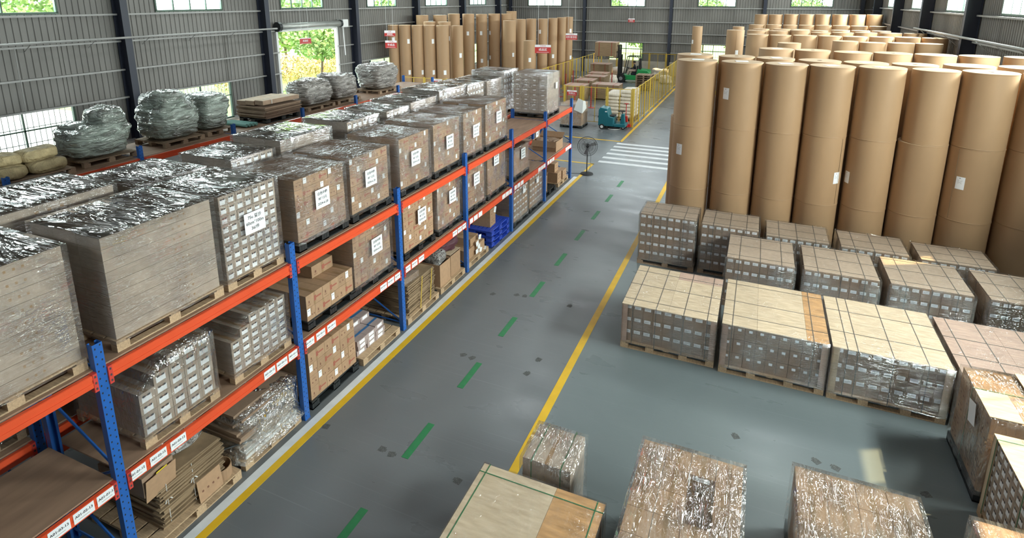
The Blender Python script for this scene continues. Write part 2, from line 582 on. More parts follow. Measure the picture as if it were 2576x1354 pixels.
def wall(name, axis, fixed, inward, edges, holes_by_bay, z0=0.0, z1=ZT):
    root = ob(name, MB().box(*((fixed - inward * 0.08 - 0.02, edges[0], -0.1, fixed - inward * 0.08 + 0.02, edges[-1], 0.02) if axis == 'y'
                               else (edges[0], fixed - inward * 0.08 - 0.02, -0.1, edges[-1], fixed - inward * 0.08 + 0.02, 0.02))).mesh(name, M['dado']))
    tag(root, kind='structure')
    for i, (a0, a1) in enumerate(zip(edges, edges[1:])):
        mb = MB()
        holes = sorted(holes_by_bay.get(i, []))
        xs = sorted({a0, a1, *[h[0] for h in holes], *[h[1] for h in holes]})
        for s0, s1 in zip(xs, xs[1:]):
            zz = [z0]
            for h in holes:
                if h[0] <= s0 + 1e-6 and h[1] >= s1 - 1e-6:
                    zz += [h[2], h[3]]
            zz.append(z1)
            zz = sorted(zz)
            for k in range(0, len(zz), 2):
                if zz[k + 1] - zz[k] > 1e-4:
                    corr(mb, axis, fixed, inward, s0, s1, zz[k], zz[k + 1])
        ob('wall_panel', mb.mesh('wall_panel', M['wall']), root)
    return root


win_no = [0]


def window(axis, fixed, inward, a0, a1, z0, z1, nv, hz=(), bars=0):
    """framed window in a wall opening"""
    win_no[0] += 1
    name = 'window_%d' % win_no[0]
    fw = 0.05

    def bx(mb, p0, p1, q0, q1, d0=-0.05, d1=0.06):
        f0, f1 = sorted((fixed + inward * d0, fixed + inward * d1))
        if axis == 'y':
            mb.box(f0, p0, q0, f1, p1, q1)
        else:
            mb.box(p0, f0, q0, p1, f1, q1)
    fr = MB()
    bx(fr, a0 - fw, a1 + fw, z0 - fw, z0 + 0.02)
    bx(fr, a0 - fw, a1 + fw, z1 - 0.02, z1 + fw)
    bx(fr, a0 - fw, a0 + 0.02, z0, z1)
    bx(fr, a1 - 0.02, a1 + fw, z0, z1)
    root = ob(name, fr.mesh('window_frame', M['frame_green']))
    tag(root, kind='structure')
    ml = MB()
    for k in range(1, nv):
        p = a0 + (a1 - a0) * k / nv
        bx(ml, p - 0.022, p + 0.022, z0, z1, -0.03, 0.03)
    for h in hz:
        bx(ml, a0, a1, h - 0.022, h + 0.022, -0.03, 0.03)
    ob('mullion', ml.mesh('mullion', M['frame_green']), root)
    if bars:
        br = MB()
        for k in range(1, bars):
            p = a0 + (a1 - a0) * k / bars
            bx(br, p - 0.009, p + 0.009, z0, z1, -0.16, -0.14)
        for h in (z0 + (z1 - z0) * 0.33, z0 + (z1 - z0) * 0.66):
            bx(br, a0, a1, h - 0.012, h + 0.012, -0.16, -0.14)
        ob('security_bars', br.mesh('security_bars', M['grey_metal']), root)
    for k in range(nv):
        p0 = a0 + (a1 - a0) * k / nv
        p1 = a0 + (a1 - a0) * (k + 1) / nv
        g = MB()
        bx(g, p0 + 0.022, p1 - 0.022, z0 + 0.02, z1 - 0.02, -0.006, 0.006)
        ob('pane', g.mesh('pane', M['glass']), root)


# left wall, columns every 6.75 m
L_edges = [YN, -2.3, 4.45, 11.2, 17.97, 24.7, 31.35, 38.1, 44.85, YF]
L_holes = {}
L_win = {2: (6.1, 9.2), 3: (12.8, 15.86), 4: (19.35, 22.35), 5: (26.3, 29.3), 6: (33.0, 36.0), 7: (39.8, 42.8)}
for b, (w0, w1) in L_win.items():
    L_holes[b] = [(w0, w1, 5.87, 7.37)]
    if b != 4:
        L_holes[b].append((w0, w1, 1.05, 2.66))
L_holes[4] = [(18.93, 23.25, 0.0, 4.72), (19.35, 22.35, 5.87, 7.37)]
wall('wall_left', 'y', XL, 1, L_edges, L_holes)
for b, (w0, w1) in L_win.items():
    window('y', XL, 1, w0, w1, 5.87, 7.37, 4 if b > 2 else 2)
    if b != 4:
        window('y', XL, 1, w0, w1, 1.05, 2.66, 2, (2.05,), 18)
R_edges = [YN, -3.45, 3.4, 10.25, 17.1, 23.95, 30.8, 37.6, 44.5, YF]
R_win = {0: (-8.3, -5.4), 1: (-1.5, 1.4), 2: (5.3, 8.2), 3: (12.1, 15.0), 4: (18.9, 21.8), 5: (25.6, 28.5), 6: (32.4, 35.3), 7: (39.2, 42.1)}
R_holes = {b: [(w[0], w[1], 5.87, 7.37)] for b, w in R_win.items()}
wall('wall_right', 'y', XR, -1, R_edges, R_holes)
for b, (w0, w1) in R_win.items():
    window('y', XR, -1, w0, w1, 5.87, 7.37, 4)
F_edges = [XL, -8.61, -1.19, 5.95, XR]
F_holes = {0: [(-13.99, -10.85, 5.74, 7.3), (-13.4, -8.95, 1.15, 2.68)][:1] + [(-13.99, -8.98, 1.25, 2.66)],
           1: [(-6.3, -3.43, 5.74, 7.3), (-6.3, -3.43, 1.15, 2.66)],
           2: [(0.92, 3.75, 5.76, 7.3), (0.92, 3.75, 1.15, 2.66)],
           3: [(7.78, 10.6, 5.8, 7.3)]}
F_holes[0] = [(-13.99, -10.85, 5.74, 7.3)]
wall('wall_far', 'x', YF, -1, F_edges, F_holes)
for b in F_holes:
    for h in F_holes[b]:
        if h[2] > 5:
            window('x', YF, -1, h[0], h[1], h[2], h[3], 4)
        else:
            window('x', YF, -1, h[0], h[1], h[2], h[3], 2, (2.12,), 14)
ob('wall_near', MB().box(XL, YN - 0.1, 0, XR, YN, ZT).mesh('wall_near', M['wall']))['kind'] = 'structure'
rf = MB()
mx = (XL + XR) / 2
for (xa, za, xb, zb) in ((XL, 9.35, mx, 11.2), (mx, 11.2, XR, 9.35)):
    rf.quad((xa, YN, za), (xb, YN, zb), (xb, YF, zb), (xa, YF, za))
ceil = ob('ceiling', rf.mesh('ceiling', M['wall']))
tag(ceil, kind='structure')
# low masonry wall below the sheeting at the far end and the left side
tag(ob('baseboard_far', MB().box(XL, YF - 0.24, 0, XR, YF - 0.04, 1.13).mesh('baseboard_far', M['dado'])), kind='structure')
bl = MB()
for a0, a1 in ((YN, 18.9), (23.3, YF - 0.25)):
    bl.box(XL + 0.04, a0, 0, XL + 0.20, a1, 1.0)
tag(ob('baseboard_left', bl.mesh('baseboard_left', M['dado'])), kind='structure')

# steel columns (H section), purlins, conduit
trim_no = [0]


def trim(mb_mesh, parts=()):
    trim_no[0] += 1
    o = ob('trim_%d' % trim_no[0], mb_mesh)
    tag(o, kind='structure')
    return o


hcol = MB()
hcol.box(-0.15, -0.012, 0, 0.15, 0.012, ZT)
h_side = MB().box(0, -0.13, 0, 0.016, 0.13, 9.2).box(0.46, -0.13, 0, 0.476, 0.13, 9.2).box(0.016, -0.006, 0, 0.46, 0.006, 9.2).mesh('steel_column', M['column'])
for yy in L_edges[1:-1]:
    o = trim(h_side)
    o.location = (XL + 0.05, yy, 0)
for yy in R_edges[1:-1]:
    o = trim(h_side)
    o.location = (XR - 0.53, yy, 0)
h_far = MB().box(-0.12, 0, 0, 0.12, 0.016, 9.2).box(-0.12, 0.26, 0, 0.12, 0.276, 9.2).box(-0.006, 0.016, 0, 0.006, 0.26, 9.2).mesh('wind_column', M['column'])
for xx in F_edges[1:-1] + [12.55, XL + 0.5]:
    o = trim(h_far)
    o.location = (xx, YF - 0.34, 0)


def purlins(axis, fixed, inward, edges, zs, skip=()):
    for z in zs:
        mb = MB()
        for i, (a0, a1) in enumerate(zip(edges, edges[1:])):
            segs = [(a0 + 0.05, a1 - 0.05)]
            for (s0, s1, q0, q1) in skip:
                if q0 < z < q1:
                    ns = []
                    for (u, v) in segs:
                        if s1 <= u or s0 >= v:
                            ns.append((u, v))
                        else:
                            if s0 > u:
                                ns.append((u, s0))
                            if s1 < v:
                                ns.append((s1, v))
                    segs = ns
            for u, v in segs:
                f0, f1 = sorted((fixed + inward * 0.03, fixed + inward * 0.17))
                if axis == 'y':
                    mb.box(f0, u, z - 0.01, f1, v, z + 0.012)
                    e0, e1 = sorted((fixed + inward * 0.165, fixed + inward * 0.175))
                    mb.box(e0, u, z - 0.05, e1, v, z + 0.012)
                else:
                    mb.box(u, f0, z - 0.01, v, f1, z + 0.012)
                    e0, e1 = sorted((fixed + inward * 0.165, fixed + inward * 0.175))
                    mb.box(u, e0, z - 0.05, v, e1, z + 0.012)
        trim(mb.mesh('purlin', M['purlin']))


purlins('y', XL, 1, L_edges, (1.05, 2.7, 3.74, 4.8, 5.78), skip=[(18.9, 23.3, 0, 4.9)] + [(w[0], w[1], 1.0, 2.6) for b, w in L_win.items()])
purlins('y', XR, -1, R_edges, (1.5, 2.7, 3.74, 4.8, 5.78))
purlins('x', YF, -1, F_edges, (1.9, 2.74, 3.5, 4.5, 5.62), skip=[(h[0], h[1], h[2], h[3]) for b in F_holes for h in F_holes[b]])
# sag rods between the purlins of the left wall
sr = MB()
for yy in (7.7, 13.9, 15.9, 29, 35):
    for z0, z1 in ((3.74, 4.8), (2.7, 3.74)):
        sr.tube((XL + 0.17, yy, z0), (XL + 0.17, yy + 0.02, z1), 0.012, 5)
trim(sr.mesh('sag_rods', M['purlin']))
# conduit on brackets along both side walls
cd = MB().tube((XL + 0.62, YN + 0.3, 4.93), (XL + 0.62, 18.4, 4.93), 0.04, 8)
for yy in range(-8, 18, 2):
    cd.tube((XL + 0.62, yy, 4.93), (XL + 0.1, yy, 4.62), 0.012, 5)
    cd.tube((XL + 0.62, yy, 4.89), (XL + 0.1, yy, 4.89), 0.012, 5)
trim(cd.mesh('conduit', M['purlin']))
cd = MB().tube((XR - 0.62, YN + 0.3, 4.97), (XR - 0.62, 31.2, 4.97), 0.045, 8)
for yy in range(-8, 31, 2):
    cd.tube((XR - 0.62, yy, 4.95), (XR - 0.1, yy, 4.5), 0.014, 5)
    cd.tube((XR - 0.62, yy, 4.93), (XR - 0.1, yy, 4.93), 0.014, 5)
trim(cd.mesh('conduit', M['purlin']))

# roller door opening on the left wall
door = ob('door_1', MB().box(XL - 0.05, 18.80, 0, XL + 0.12, 18.93, 4.8).box(XL - 0.05, 23.25, 0, XL + 0.12, 23.38, 4.8).mesh('door_frame', M['white_plastic']))
tag(door, kind='structure')
ob('rolled_curtain', MB().tube((XL + 0.32, 18.85, 4.98), (XL + 0.32, 23.3, 4.98), 0.17, 20).mesh('rolled_curtain', M['galv'], True), door)
ob('curtain_edge', MB().box(XL + 0.12, 18.95, 4.72, XL + 0.2, 23.25, 4.82).mesh('curtain_edge', M['white_plastic']), door)
ob('end_bracket', MB().tube((XL + 0.32, 18.68, 4.98), (XL + 0.32, 18.85, 4.98), 0.24, 16).mesh('end_bracket', M['black_plastic']), door)
ob('end_bracket', MB().tube((XL + 0.32, 23.3, 4.98), (XL + 0.32, 23.42, 4.98), 0.2, 16).mesh('end_bracket', M['black_plastic']), door)
ob('door_motor', MB().box(XL + 0.1, 23.42, 4.78, XL + 0.5, 23.85, 5.2).mesh('door_motor', M['white_plastic']), door)
ob('pull_chain', MB().tube((XL + 0.4, 23.5, 4.8), (XL + 0.36, 23.62, 3.2), 0.022, 6).mesh('pull_chain', M['white_plastic']), door)

# ------------------------------------------------------------------ outside
gr = ob('ground', MB().box(-70, -40, -0.35, 60, 110, -0.22).mesh('ground', M['grass']))
tag(gr, kind='structure')
tag(ob('outside_path', MB().box(XL - 3.4, -20, -0.22, XL - 0.25, 80, -0.18).box(XL - 26, -20, -0.22, XL - 3.4, 17.5, -0.18).mesh('outside_path', M['concrete'])), kind='structure')


def crown(r, h, n, seed, s=0.16, m='leaf'):
    rnd = random.Random(seed)
    mb = MB()
    for _ in range(n):
        t = rnd.random() * 2 * math.pi
        u = rnd.uniform(-1, 1)
        q = rnd.random() ** 0.4
        x, y, z = r * q * math.sqrt(1 - u * u) * math.cos(t), r * q * math.sqrt(1 - u * u) * math.sin(t), h * q * u
        a = Vector((rnd.uniform(-1, 1), rnd.uniform(-1, 1), rnd.uniform(-1, 1))).normalized()
        b = a.orthogonal().normalized()
        k = s * rnd.uniform(0.6, 1.3)
        c = Vector((x, y, z))
        mb.quad(tuple(c - a * k), tuple(c + b * k * 0.55), tuple(c + a * k), tuple(c - b * k * 0.55))
    return mb.mesh('leaf_crown', M[m])


crown_a = crown(2.3, 1.7, 2600, 1)
crown_b = crown(2.3, 2.0, 2600, 2)
hedge_a = crown(1.7, 0.8, 1500, 3, 0.12)
hedge_t = crown(1.3, 0.5, 1200, 4, 0.10, 'leaf_teal')
dry_a = crown(2.0, 1.1, 1100, 5, 0.12, 'leaf_dry')


def tree(name, label, x, y, h, cr, sc=1.0, lean=0.0, group=None):
    t = thing(name, label, 'tree', (x, y, -0.22), 0, group)
    mb = MB()
    mb.tube((0, 0, 0), (lean * 0.6, 0.1, h * 0.55), 0.11 * sc, 8, 0, 0.07 * sc)
    for a in (0.4, 2.3, 4.4):
        mb.tube((lean * 0.6, 0.1, h * 0.5), (lean + math.cos(a) * 0.9 * sc, 0.1 + math.sin(a) * 0.9 * sc, h * 0.95), 0.055 * sc, 6, 0, 0.02)
    ob('trunk', mb.mesh('trunk', M['bark']), t)
    tag(ob('leaf_crown', cr, t, (lean, 0, h), None, (sc, sc, sc)), kind='stuff')
    return t


tree('broadleaf_tree', 'leaning green tree with a forked trunk seen through the roller door', XL - 8.0, 30.9, 3.9, crown_a, 1.05, 0.3)
for i, (yy, xx, s, lb) in enumerate(((36.5, -33, 1.35, 'leafy tree filling the upper left part of the roller door view'),
                                     (19.5, -38, 1.3, 'tall tree behind the low left wall window nearest the camera'),
                                     (43.0, -35, 1.35, 'round tree filling the upper right part of the roller door view'),
                                     (12, -44, 1.4, 'big tree outside the second high window of the left wall'),
                                     (50, -30, 1.3, 'distant tree outside the left wall beyond the paper rolls'))):
    tree('broadleaf_tree', lb, xx, yy, 4.6, crown_b, s)
for i, (xx, lb) in enumerate(((-14.8, 'tree outside the leftmost far wall window'), (-9.5, 'tree outside the far wall left of the forklift window'),
                              (-4.8, 'bright green tree outside the far window behind the forklift'),
                              (0.5, 'tree outside between the two low far windows'), (4.0, 'tree outside the low far window left of the rolls'),
                              (9.3, 'tree outside the rightmost far wall window'))):
    tree('broadleaf_tree', lb, xx, YF + 6.5 + (i % 2) * 5, 3.9 + (i % 2) * 1.2, crown_b, 0.98)
for i, (yy, me, lb) in enumerate(((27.6, hedge_t, 'bluish green low shrub in the middle of the roller door view'), (31.0, hedge_a, 'green shrub at the foot of the leaning tree'),
                                  (34.4, hedge_a, 'green shrub right of the bluish shrub'), (24.2, hedge_a, 'green shrub left of the bluish shrub'))):
    t = thing('shrub', lb, 'shrub', (XL - 6.4, yy, -0.25))
    tag(ob('leaf_crown', me, t, (0, 0, 0.3), None, (1, 1, 0.8)), kind='stuff')
for i, (yy, xx) in enumerate(((32.5, -29.5), (36.8, -29.8), (41.2, -30), (28.0, -29))):
    t = thing('dry_bush', 'dry straw coloured bushes behind the shrubs outside the door', 'shrub', (xx, yy, -0.25), 0, 'dry bushes outside the door')
    tag(ob('leaf_crown', dry_a, t, (0, 0, 1.0), None, (1.05, 1.02, 1.2)), kind='stuff')

# ------------------------------------------------------------------ pallet racks
BAY = 2.7
_up = {}


def upright_mesh(h):
    """open C-shaped perforated upright, front web facing +X at x=0, centred on y=0"""
    if h in _up:
        return _up[h]
    mb = MB()
    w, d = 0.05, 0.085
    mb.box(-0.004, -w, 0, 0, w, h)
    mb.box(-d, -w, 0, -0.004, -w + 0.004, h)
    mb.box(-d, w - 0.004, 0, -0.004, w, h)
    mb.box(-d, -w + 0.004, 0, -d + 0.004, -w + 0.025, h)
    mb.box(-d, w - 0.025, 0, -d + 0.004, w - 0.004, h)
    mb.box(-d - 0.02, -w - 0.005, 0, 0.005, w + 0.005, 0.006)
    z = 0.08
    while z < h - 0.03:
        for s in (-1, 1):
            n = len(mb.v)
            cy, cz = s * 0.026, z + (0.02 if s > 0 else -0.005)
            for i in range(6):
                t = i * math.pi / 3
                mb.v.append((0.0008, cy + 0.0085 * math.cos(t), cz + 0.0125 * math.sin(t)))
            mb.f.append(tuple(range(n, n + 6)))
            mb.m.append(1)
        z += 0.085
    _up[h] = mb.mesh('upright', [M['rack_blue'], M['black_plastic']])
    return _up[h]


def beam_mesh(L):
    mb = MB()
    # step profile: tall box with a rolled groove, lying on the front face
    mb.box(-0.045, 0, -0.14, 0, L, 0)
    mb.box(0, 0, -0.14, 0.006, L, -0.088)
    mb.box(0, 0, -0.052, 0.006, L, -0.004)
    return mb.mesh('beam', M['rack_orange'])


def conn_mesh():
    mb = MB()
    mb.box(-0.05, -0.048, -0.20, 0.004, 0.0, 0.005)
    mb.box(0.004, -0.046, -0.20, 0.012, -0.004, 0.005)
    for z in (-0.03, -0.10, -0.165):
        mb.box(0.012, -0.033, z - 0.012, 0.0135, -0.015, z + 0.012, 1)
    return mb.mesh('beam_connector', [M['rack_conn'], M['ink']])


BEAM, CONN = beam_mesh(BAY - 0.11), conn_mesh()
BRACE_H = {}


def rack(name, label, xf, depth, y_first, nb, h, levels, skip_front=()):
    r = thing(name, label, 'rack', (xf, y_first, 0))
    for k in range(nb + 1):
        y = k * BAY
        ob('upright', upright_mesh(h), r, (0, y, 0))
        ob('upright', upright_mesh(h), r, (-depth, y, 0), (0, 0, math.pi))
        br = MB()
        z = 0.15
        s = 0
        while z < h - 0.7:
            a, b = (-0.03, -depth + 0.03) if s % 2 == 0 else (-depth + 0.03, -0.03)
            br.tube((a, y, z), (b, y, z + 0.62), 0.016, 6)
            z += 0.62
            s += 1
        br.tube((-0.03, y, 0.15), (-depth + 0.03, y, 0.15), 0.014, 6)
        br.tube((-0.03, y, h - 0.3), (-depth + 0.03, y, h - 0.3), 0.014, 6)
        ob('brace', br.mesh('brace', M['rack_blue']), r)
    dk = MB().box(-depth + 0.02, 0.0, 0, -0.05, (BAY - 0.1) / 2 - 0.003, 0.018).mesh('deck_board', M['deck'])
    for lz in levels:
        for k in range(nb):
            y = k * BAY
            ob('beam', BEAM, r, (0.006, y + 0.055, lz))
            ob('beam_connector', CONN, r, (0.004, y + 0.05 + 0.05, lz))
            ob('beam_connector', CONN, r, (0.004, y + BAY - 0.052, lz), None, None)
            ob('beam', BEAM, r, (-depth - 0.006, y + BAY - 0.055, lz), (0, 0, math.pi))
            for q in (0, 1):
                ob('deck_board', dk, r, (0, y + 0.05 + q * (BAY - 0.1) / 2, lz + 0.002))
    return r


rackA = rack('pallet_rack', 'long blue and orange pallet rack nearest the aisle with labelled lower beams', 0, 1.2, -BAY, 7, 2.93, (1.30, 2.628))
rackB = rack('pallet_rack', 'pallet rack standing back to back behind the aisle rack', -1.45, 1.46, -BAY, 7, 2.85, (1.30, 2.628))
rackC = rack('pallet_rack', 'far pallet rack by the left wall carrying wrapped sacks and flattened cardboard', -7.4, 1.62, -2.5, 8, 2.93, (1.30, 2.628))

# location labels on the lower beams of the aisle rack
tag_me = MB().box(0, -0.1, -0.06, 0.002, 0.1, 0.06).mesh('location_label', M['sticker'])
for b in range(-1, 6):
    for j, c in enumerate((0.16, 0.41, 0.66, 2.07, 2.30, 2.53)):
        num = 12 - b
        if c < 1:
            txt = 'A01-0%d-%02d' % (j + 1, num)
        else:
            txt = 'A01-0%d-%02d' % (6 - j, num)
        if b == -1 and c > 1:
            txt = 'A01-0%d-13' % (6 - j)
        lo = ob('location_label', tag_me, rackA, (0.014, (b + 1) * BAY + c, 1.235))
        if b <= 2:
            ob('lettering', text_mesh(txt, 0.04, M['ink'], 0.0012), lo, (0.0028, 0, 0.01), ROT_PX)
        ob('printed_line', MB().box(0.002, -0.06, -0.034, 0.0026, 0.05, -0.031).mesh('printed_line', M['ink']) if 'pl' not in _text else _text['pl'], lo)

# ------------------------------------------------------------------ pallets and palletised loads
_mc = {}


def cached(key, fn):
    if key not in _mc:
        _mc[key] = fn()
    return _mc[key]


def q3(x):
    return round(x, 3)


def pallet(parent, w, l, kind, z=0.0, turn=False):
    """w along X, l along Y, centred; returns height"""
    if kind in ('black', 'blue'):
        h = 0.15
        key = ('pp', q3(w), q3(l), kind)

        def mk():
            mb = MB()
            x0, x1, y0, y1 = -w / 2, w / 2, -l / 2, l / 2
            nx, ny = 10, 10
            for i in range(nx):
                a = x0 + (x1 - x0) * i / nx
                mb.box(a, y0, h - 0.03, a + (x1 - x0) / nx * 0.72, y1, h)
            for yy in (y0, -0.06, y1 - 0.12):
                mb.box(x0, yy, h - 0.045, x1, yy + 0.12, h - 0.002)
            for yy in (y0, -0.08, y1 - 0.16):
                for xx in (x0, -0.08, x1 - 0.16):
                    mb.box(xx, yy, 0, xx + 0.16, yy + 0.16, h - 0.03)
                    for s in (0.05, 0.1):
                        mb.box(xx + 0.159, yy + s, 0.02, xx + 0.163, yy + s + 0.012, h - 0.04)
            mb.box(x0, y0, 0, x0 + 0.1, y1, 0.02)
            mb.box(x1 - 0.1, y0, 0, x1, y1, 0.02)
            mb.box(-0.05, y0, 0, 0.05, y1, 0.02)
            mb.box(x0, y0, 0, x1, y0 + 0.1, 0.02)
            mb.box(x0, y1 - 0.1, 0, x1, y1, 0.02)
            return mb.mesh('plastic_pallet', M['black_plastic' if kind == 'black' else 'blue_plastic'])
        ob('plastic_pallet', cached(key, mk), parent, (0, 0, z))
        return h
    if turn:
        w, l = l, w
    # wooden block pallet: deck boards, blocks and bottom boards, long boards along Y
    h = 0.135
    mname = 'wood' if kind == 'wood' else 'wood_dull'
    root = ob('wooden_pallet', cached(('ps', q3(w), q3(l), kind), lambda: MB().box(-w / 2, -l / 2, 0.098, w / 2, -l / 2 + 0.1, 0.115).box(-w / 2, -0.05, 0.098, w / 2, 0.05, 0.115).box(-w / 2, l / 2 - 0.1, 0.098, w / 2, l / 2, 0.115).mesh('wooden_pallet', M[mname])), parent, (0, 0, z), (0, 0, R(90) if turn else 0))
    nb = 6
    bw = w / nb * 0.86
    bm = cached(('pb', q3(bw), q3(l), kind), lambda: MB().box(-bw / 2, -l / 2, 0, bw / 2, l / 2, 0.018).mesh('pallet_board', M[mname]))
    for i in range(nb):
        x = -w / 2 + bw / 2 + (w - bw) * i / (nb - 1)
        ob('pallet_board', bm, root, (x, 0, 0.116))
    bot = cached(('pbb', q3(l), kind), lambda: MB().box(-0.05, -l / 2, 0, 0.05, l / 2, 0.016).mesh('bottom_board', M[mname]))
    blk = cached(('pk', kind), lambda: MB().box(-0.05, -0.07, 0.016, 0.05, 0.07, 0.098).mesh('pallet_block', M[mname]))
    for x in (-w / 2 + 0.05, 0, w / 2 - 0.05):
        ob('bottom_board', bot, root, (x, 0, 0))
        for y in (-l / 2 + 0.07, -l / 6 - 0.02 if l > 1.4 else 0, l / 2 - 0.07):
            ob('pallet_block', blk, root, (x, y, 0))
        if l > 1.4:
            ob('pallet_block', blk, root, (x, l / 6 + 0.02, 0))
    return h


def carton_mesh(dx, dy, dz, style, face):
    """carton with its min corner at the origin; face tells which side is printed"""
    key = ('c', q3(dx), q3(dy), q3(dz), style, face)

    def mk():
        mb = MB()
        body = {'A': M['kraft'], 'B': M['kraft_grey'], 'E': M['kraft_dark'], 'P': M['kraft_grey'], 'D': M['kraft'], 'T': M['kraft']}[style[0]]
        mats = [body, M['sticker'], M['ink'], M['red_ink'], M['brown_ink'], M['tape']]
        mb.box(0, 0, 0, dx, dy, dz)
        e = 0.0015

        def dec(u0, u1, v0, v1, mi, lift=e):
            # u along the face width 0..1, v up 0..1
            if face == 'x+':
                mb.quad((dx + lift, u0 * dy, v0 * dz), (dx + lift, u1 * dy, v0 * dz), (dx + lift, u1 * dy, v1 * dz), (dx + lift, u0 * dy, v1 * dz), mi)
            elif face == 'x-':
                mb.quad((-lift, (1 - u0) * dy, v0 * dz), (-lift, (1 - u1) * dy, v0 * dz), (-lift, (1 - u1) * dy, v1 * dz), (-lift, (1 - u0) * dy, v1 * dz), mi)
            else:
                mb.quad((u0 * dx, -lift, v0 * dz), (u1 * dx, -lift, v0 * dz), (u1 * dx, -lift, v1 * dz), (u0 * dx, -lift, v1 * dz), mi)
        k = style[1:]
        if k == 's':      # sticker overlapping the corner
            dec(0.04, 0.42, 0.38, 0.94, 1)
            dec(0.10, 0.34, 0.78, 0.81, 2, 2 * e)
            dec(0.58, 0.68, 0.30, 0.42, 4)
            dec(0.80, 0.90, 0.30, 0.42, 4)
            dec(0.52, 0.60, 0.6, 0.98, 5)
        elif k == 'r':    # wide side with red print
            dec(0.52, 0.92, 0.44, 0.58, 3)
            dec(0.47, 0.60, 0.28, 0.70, 3, e * 0.6)
            dec(0.14, 0.21, 0.34, 0.54, 4)
            dec(0.10, 0.26, 0.20, 0.24, 4)
            dec(0.46, 0.56, 0.0, 0.28, 5)
            dec(0.46, 0.56, 0.72, 1.0, 5)
        elif k == 'd':    # two printed dots
            dec(0.22, 0.36, 0.34, 0.46, 4)
            dec(0.62, 0.76, 0.34, 0.46, 4)
            dec(0.25, 0.7, 0.68, 0.72, 4)
        elif k == 'l':    # white label with a dark printed head
            dec(0.16, 0.78, 0.10, 0.62, 1)
            dec(0.22, 0.40, 0.56, 0.74, 2, 2 * e)
            dec(0.52, 0.72, 0.56, 0.74, 2, 2 * e)
            dec(0.36, 0.56, 0.60, 0.70, 4, 2 * e)
        elif k == 'w':    # plain white label at the upper edge
            dec(0.14, 0.80, 0.66, 0.93, 1)
            dec(0.22, 0.66, 0.80, 0.815, 2, 2 * e)
            dec(0.22, 0.5, 0.73, 0.745, 2, 2 * e)
        elif k == 'v':    # small label near the upper edge
            dec(0.34, 0.66, 0.62, 0.80, 1)
            dec(0.0, 0.012, 0.0, 1.0, 2)
            dec(0.0, 1.0, 0.975, 0.99, 2)
        elif k == 'p':    # row of faint prints
            for c in (0.60, 0.66, 0.72):
                dec(c, c + 0.018, 0.42, 0.62, 5, e * 0.5)
        # tape seam on the top
        if dx > dy:
            mb.quad((0, dy * 0.5 - 0.025, dz + e), (dx, dy * 0.5 - 0.025, dz + e), (dx, dy * 0.5 + 0.025, dz + e), (0, dy * 0.5 + 0.025, dz + e), 5)
        else:
            mb.quad((dx * 0.5 - 0.025, 0, dz + e), (dx * 0.5 + 0.025, 0, dz + e), (dx * 0.5 + 0.025, dy, dz + e), (dx * 0.5 - 0.025, dy, dz + e), 5)
        return mb.mesh('carton', mats)
    return cached(key, mk)


def shell(w, l, h, mats, seed=0, disp=0.012, step=0.12, bell=0.0, chamf=0.0):
    """film shell round a box (open below), gently uneven; slot 0 sides, slot 1 top"""
    nx, ny, nz = max(3, int(w / step)), max(3, int(l / step)), max(3, int(h / step))
    idx, V, Fc, mi = {}, [], [], []

    def vid(i, j, k):
        if (i, j, k) in idx:
            return idx[(i, j, k)]
        x, y, z = -w / 2 + w * i / nx, -l / 2 + l * j / ny, h * k / nz
        p = Vector((x, y, z))
        n = Vector(((i == nx) - (i == 0), (j == ny) - (j == 0), (k == nz) * 1.0))
        if n.length > 0:
            n.normalize()
        d = (noise.noise(p * 3.1 + Vector((seed * 7.3, seed * 1.7, seed))) + 0.6) * disp
        if (i in (0, nx)) + (j in (0, ny)) + (k == nz) >= 2:
            d = 0.002
        if bell and k == 0:
            d += bell * (0.6 + 0.4 * noise.noise(p * 9 + Vector((seed, 0, 0))))
        q = p + n * max(0.0, d)
        sc_ = (q.y + l / 2) + (h - q.z)
        if chamf and sc_ < chamf:
            q.y += (chamf - sc_) / 2
            q.z -= (chamf - sc_) / 2
        idx[(i, j, k)] = len(V)
        V.append(tuple(q))
        return idx[(i, j, k)]
    for j in range(ny):
        for k in range(nz):
            Fc.append((vid(nx, j, k), vid(nx, j + 1, k), vid(nx, j + 1, k + 1), vid(nx, j, k + 1)))
            mi.append(0)
            Fc.append((vid(0, j + 1, k), vid(0, j, k), vid(0, j, k + 1), vid(0, j + 1, k + 1)))
            mi.append(0)
    for i in range(nx):
        for k in range(nz):
            Fc.append((vid(i, 0, k), vid(i + 1, 0, k), vid(i + 1, 0, k + 1), vid(i, 0, k + 1)))
            mi.append(0)
            Fc.append((vid(i + 1, ny, k), vid(i, ny, k), vid(i, ny, k + 1), vid(i + 1, ny, k + 1)))
            mi.append(0)
        for j in range(ny):
            Fc.append((vid(i, j, nz), vid(i + 1, j, nz), vid(i + 1, j + 1, nz), vid(i, j + 1, nz)))
            mi.append(1)
    me = bpy.data.meshes.new('stretch_wrap')
    me.from_pydata(V, [], Fc)
    for m in mats:
        me.materials.append(m)
    me.polygons.foreach_set('material_index', mi)
    me.polygons.foreach_set('use_smooth', [True] * len(Fc))
    return me


def sheet_label(parent, x, y, z, lines, w=0.31, h=0.30, big=0.055):
    s = ob('label_sheet', cached(('sh', w, h), lambda: MB().box(0, -w / 2, -h / 2, 0.002, w / 2, h / 2).mesh('label_sheet', M['sticker'])), parent, (x, y, z))
    n = len(lines)
    for i, t in enumerate(lines):
        ob('lettering', text_mesh(t, big, M['ink'], 0.0012), s, (0.003, 0, h * 0.27 - i * h * 0.27), ROT_PX)
    return s


